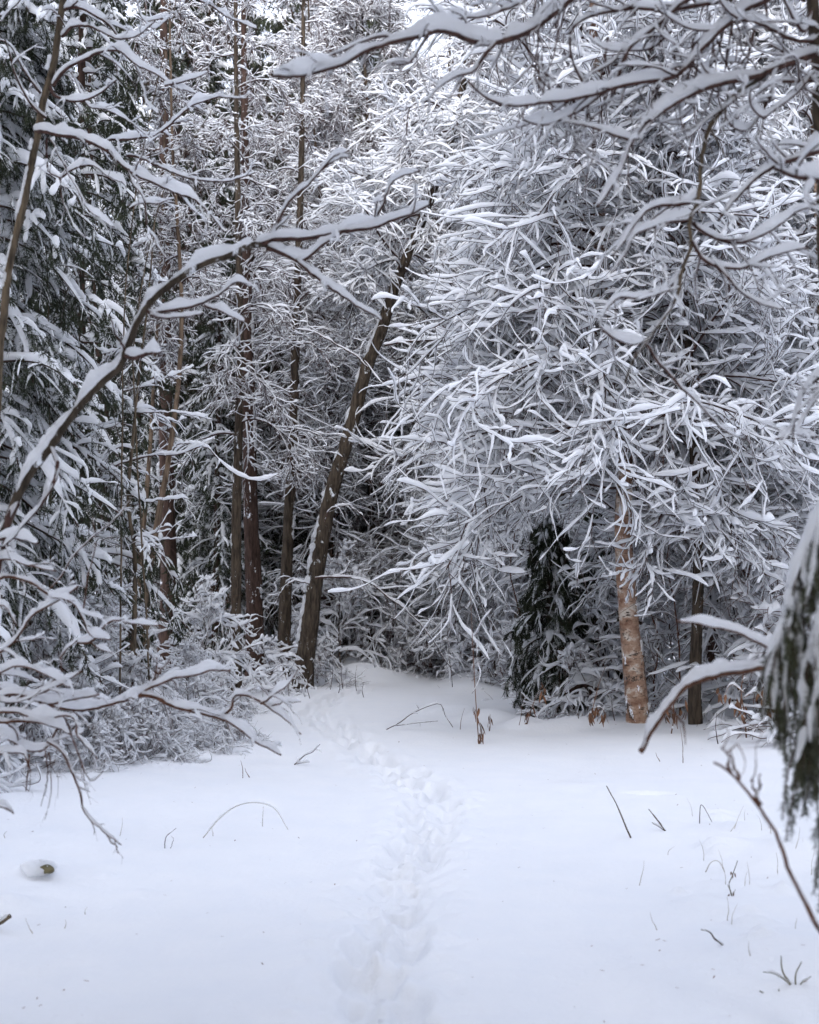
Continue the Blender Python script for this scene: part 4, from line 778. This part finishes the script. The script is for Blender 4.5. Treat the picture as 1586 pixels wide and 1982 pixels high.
# lumps: snow-capped mossy stone and stick end at the left
def lump(name, label, cat, px, py, rad, m, seed, cap=.02, h=.6):
    rng = np.random.RandomState(seed); g = ghit(px, py); u = np.linspace(0, math.pi, 14); v = np.linspace(0, 2*math.pi, 20, endpoint=False)
    def blob(rx, rz, oz, jit, mm, nm, par):
        ph = rng.uniform(0, 6, 4); V = []
        for a in u:
            for c in v:
                k = 1+jit*(math.sin(2*c+ph[0])*math.sin(a*2+ph[1])+.6*math.sin(3*c+ph[2]+a*3))
                V.append((rx*k*math.sin(a)*math.cos(c)*1.2, rx*k*math.sin(a)*math.sin(c), oz+rz*k*math.cos(a)))
        F = [[i*20+j, i*20+(j+1) % 20, (i+1)*20+(j+1) % 20, (i+1)*20+j] for i in range(13) for j in range(20)]
        return mkmesh(nm, V, F, mm, par)
    t = thing(name, label, cat, tuple(g)); blob(rad, rad*h, 0, .2, m, 'body', t)
    s = blob(rad*2.3, rad*h*1.9, -rad*.1, .12, M_SNOW, 'snow', t); s.location = (-rad*1.5, rad*1.3, 0)
lump('mossy_stone', 'small mossy stone under a snow cap at the lower left', 'stone', 90, 1683, .038, M_MOSS, 1)
t, b, dp = stick('branch_stub', 'broken branch end with dark tip poking from the snow at the left edge', 'branch', [[(-25, 1800), (0, 1785), (20, 1773)]], .012, M_STEM, seed=90, snow=.012, tip=.9)
# snow-covered logs at the foot of the birches
for i, (px, d, r, lab) in enumerate([([(1095, 1345), (1120, 1325), (1150, 1330), (1195, 1345)], 15.6, .06, 'snow-covered log behind the withered plant by the peeling birch'), ([(1370, 1400), (1400, 1410), (1440, 1430)], 14, .04, 'snowy fallen log right of the scaly birch trunk')]):
    g = cpt(*px[0], d); b = np.array((g[0], g[1], float(gz(g[0], g[1])))); t = thing('fallen_log', lab, 'log', tuple(b)); limb(t, b, px, (d, d), r, .08, np.random.RandomState(i), sprout=1, sl=(.2, .5), m=M_PINE, name='log', K=24)
t, b, dp = stick('snowy_twig', 'bare twig with snowy tips lying at the front end of the left bank', 'twig', [[(570, 1480), (590, 1462), (605, 1455), (620, 1440)], [(575, 1478), (600, 1475)]], .006, M_TWIG, seed=95, snow=.015, sprout=3)

rngg = np.random.RandomState(4)
for i in range(16):
    px = rngg.uniform(1290, 1580); py = rngg.uniform(1560, 1800); h = rngg.uniform(14, 46); k = rngg.uniform(-16, 16)
    stick('dry_grass', f'wispy straw stem, {ORD[i]} of those strewn by the right-hand sapling', 'grass', [[(px, py+2), (px+k*.2, py-h*.5), (px+k, py-h)]], .0018, M_STRAW, seed=400+i, group='wispy straw stems near the right-hand sapling', tip=.3)
# bark bits and needles dropped on the snow
fb = Acc(); n = 260; fy = rngg.uniform(4.3, 15, n); fx = rngg.uniform(-.36, .36, n)*fy; fz = gz(fx, fy)+.0025
c_ = np.stack([fx, fy, fz], 1); an = rngg.uniform(0, 6.28, n); L = rngg.uniform(.003, .011, n)[:, None]
u_ = np.stack([np.cos(an), np.sin(an), rngg.normal(0, .25, n)], 1); v_ = np.stack([-np.sin(an), np.cos(an), np.zeros(n)], 1)*.3
fb.add(np.stack([c_-u_*L-v_*L, c_+u_*L-v_*L, c_+u_*L+v_*L, c_-u_*L+v_*L], 1), np.arange(n*4).reshape(n, 4))
o = fb.mesh('needle_litter', M_LEAF); o['kind'] = 'stuff'; tag(o, 'tiny brown needles and bark bits scattered on the snow', 'litter')
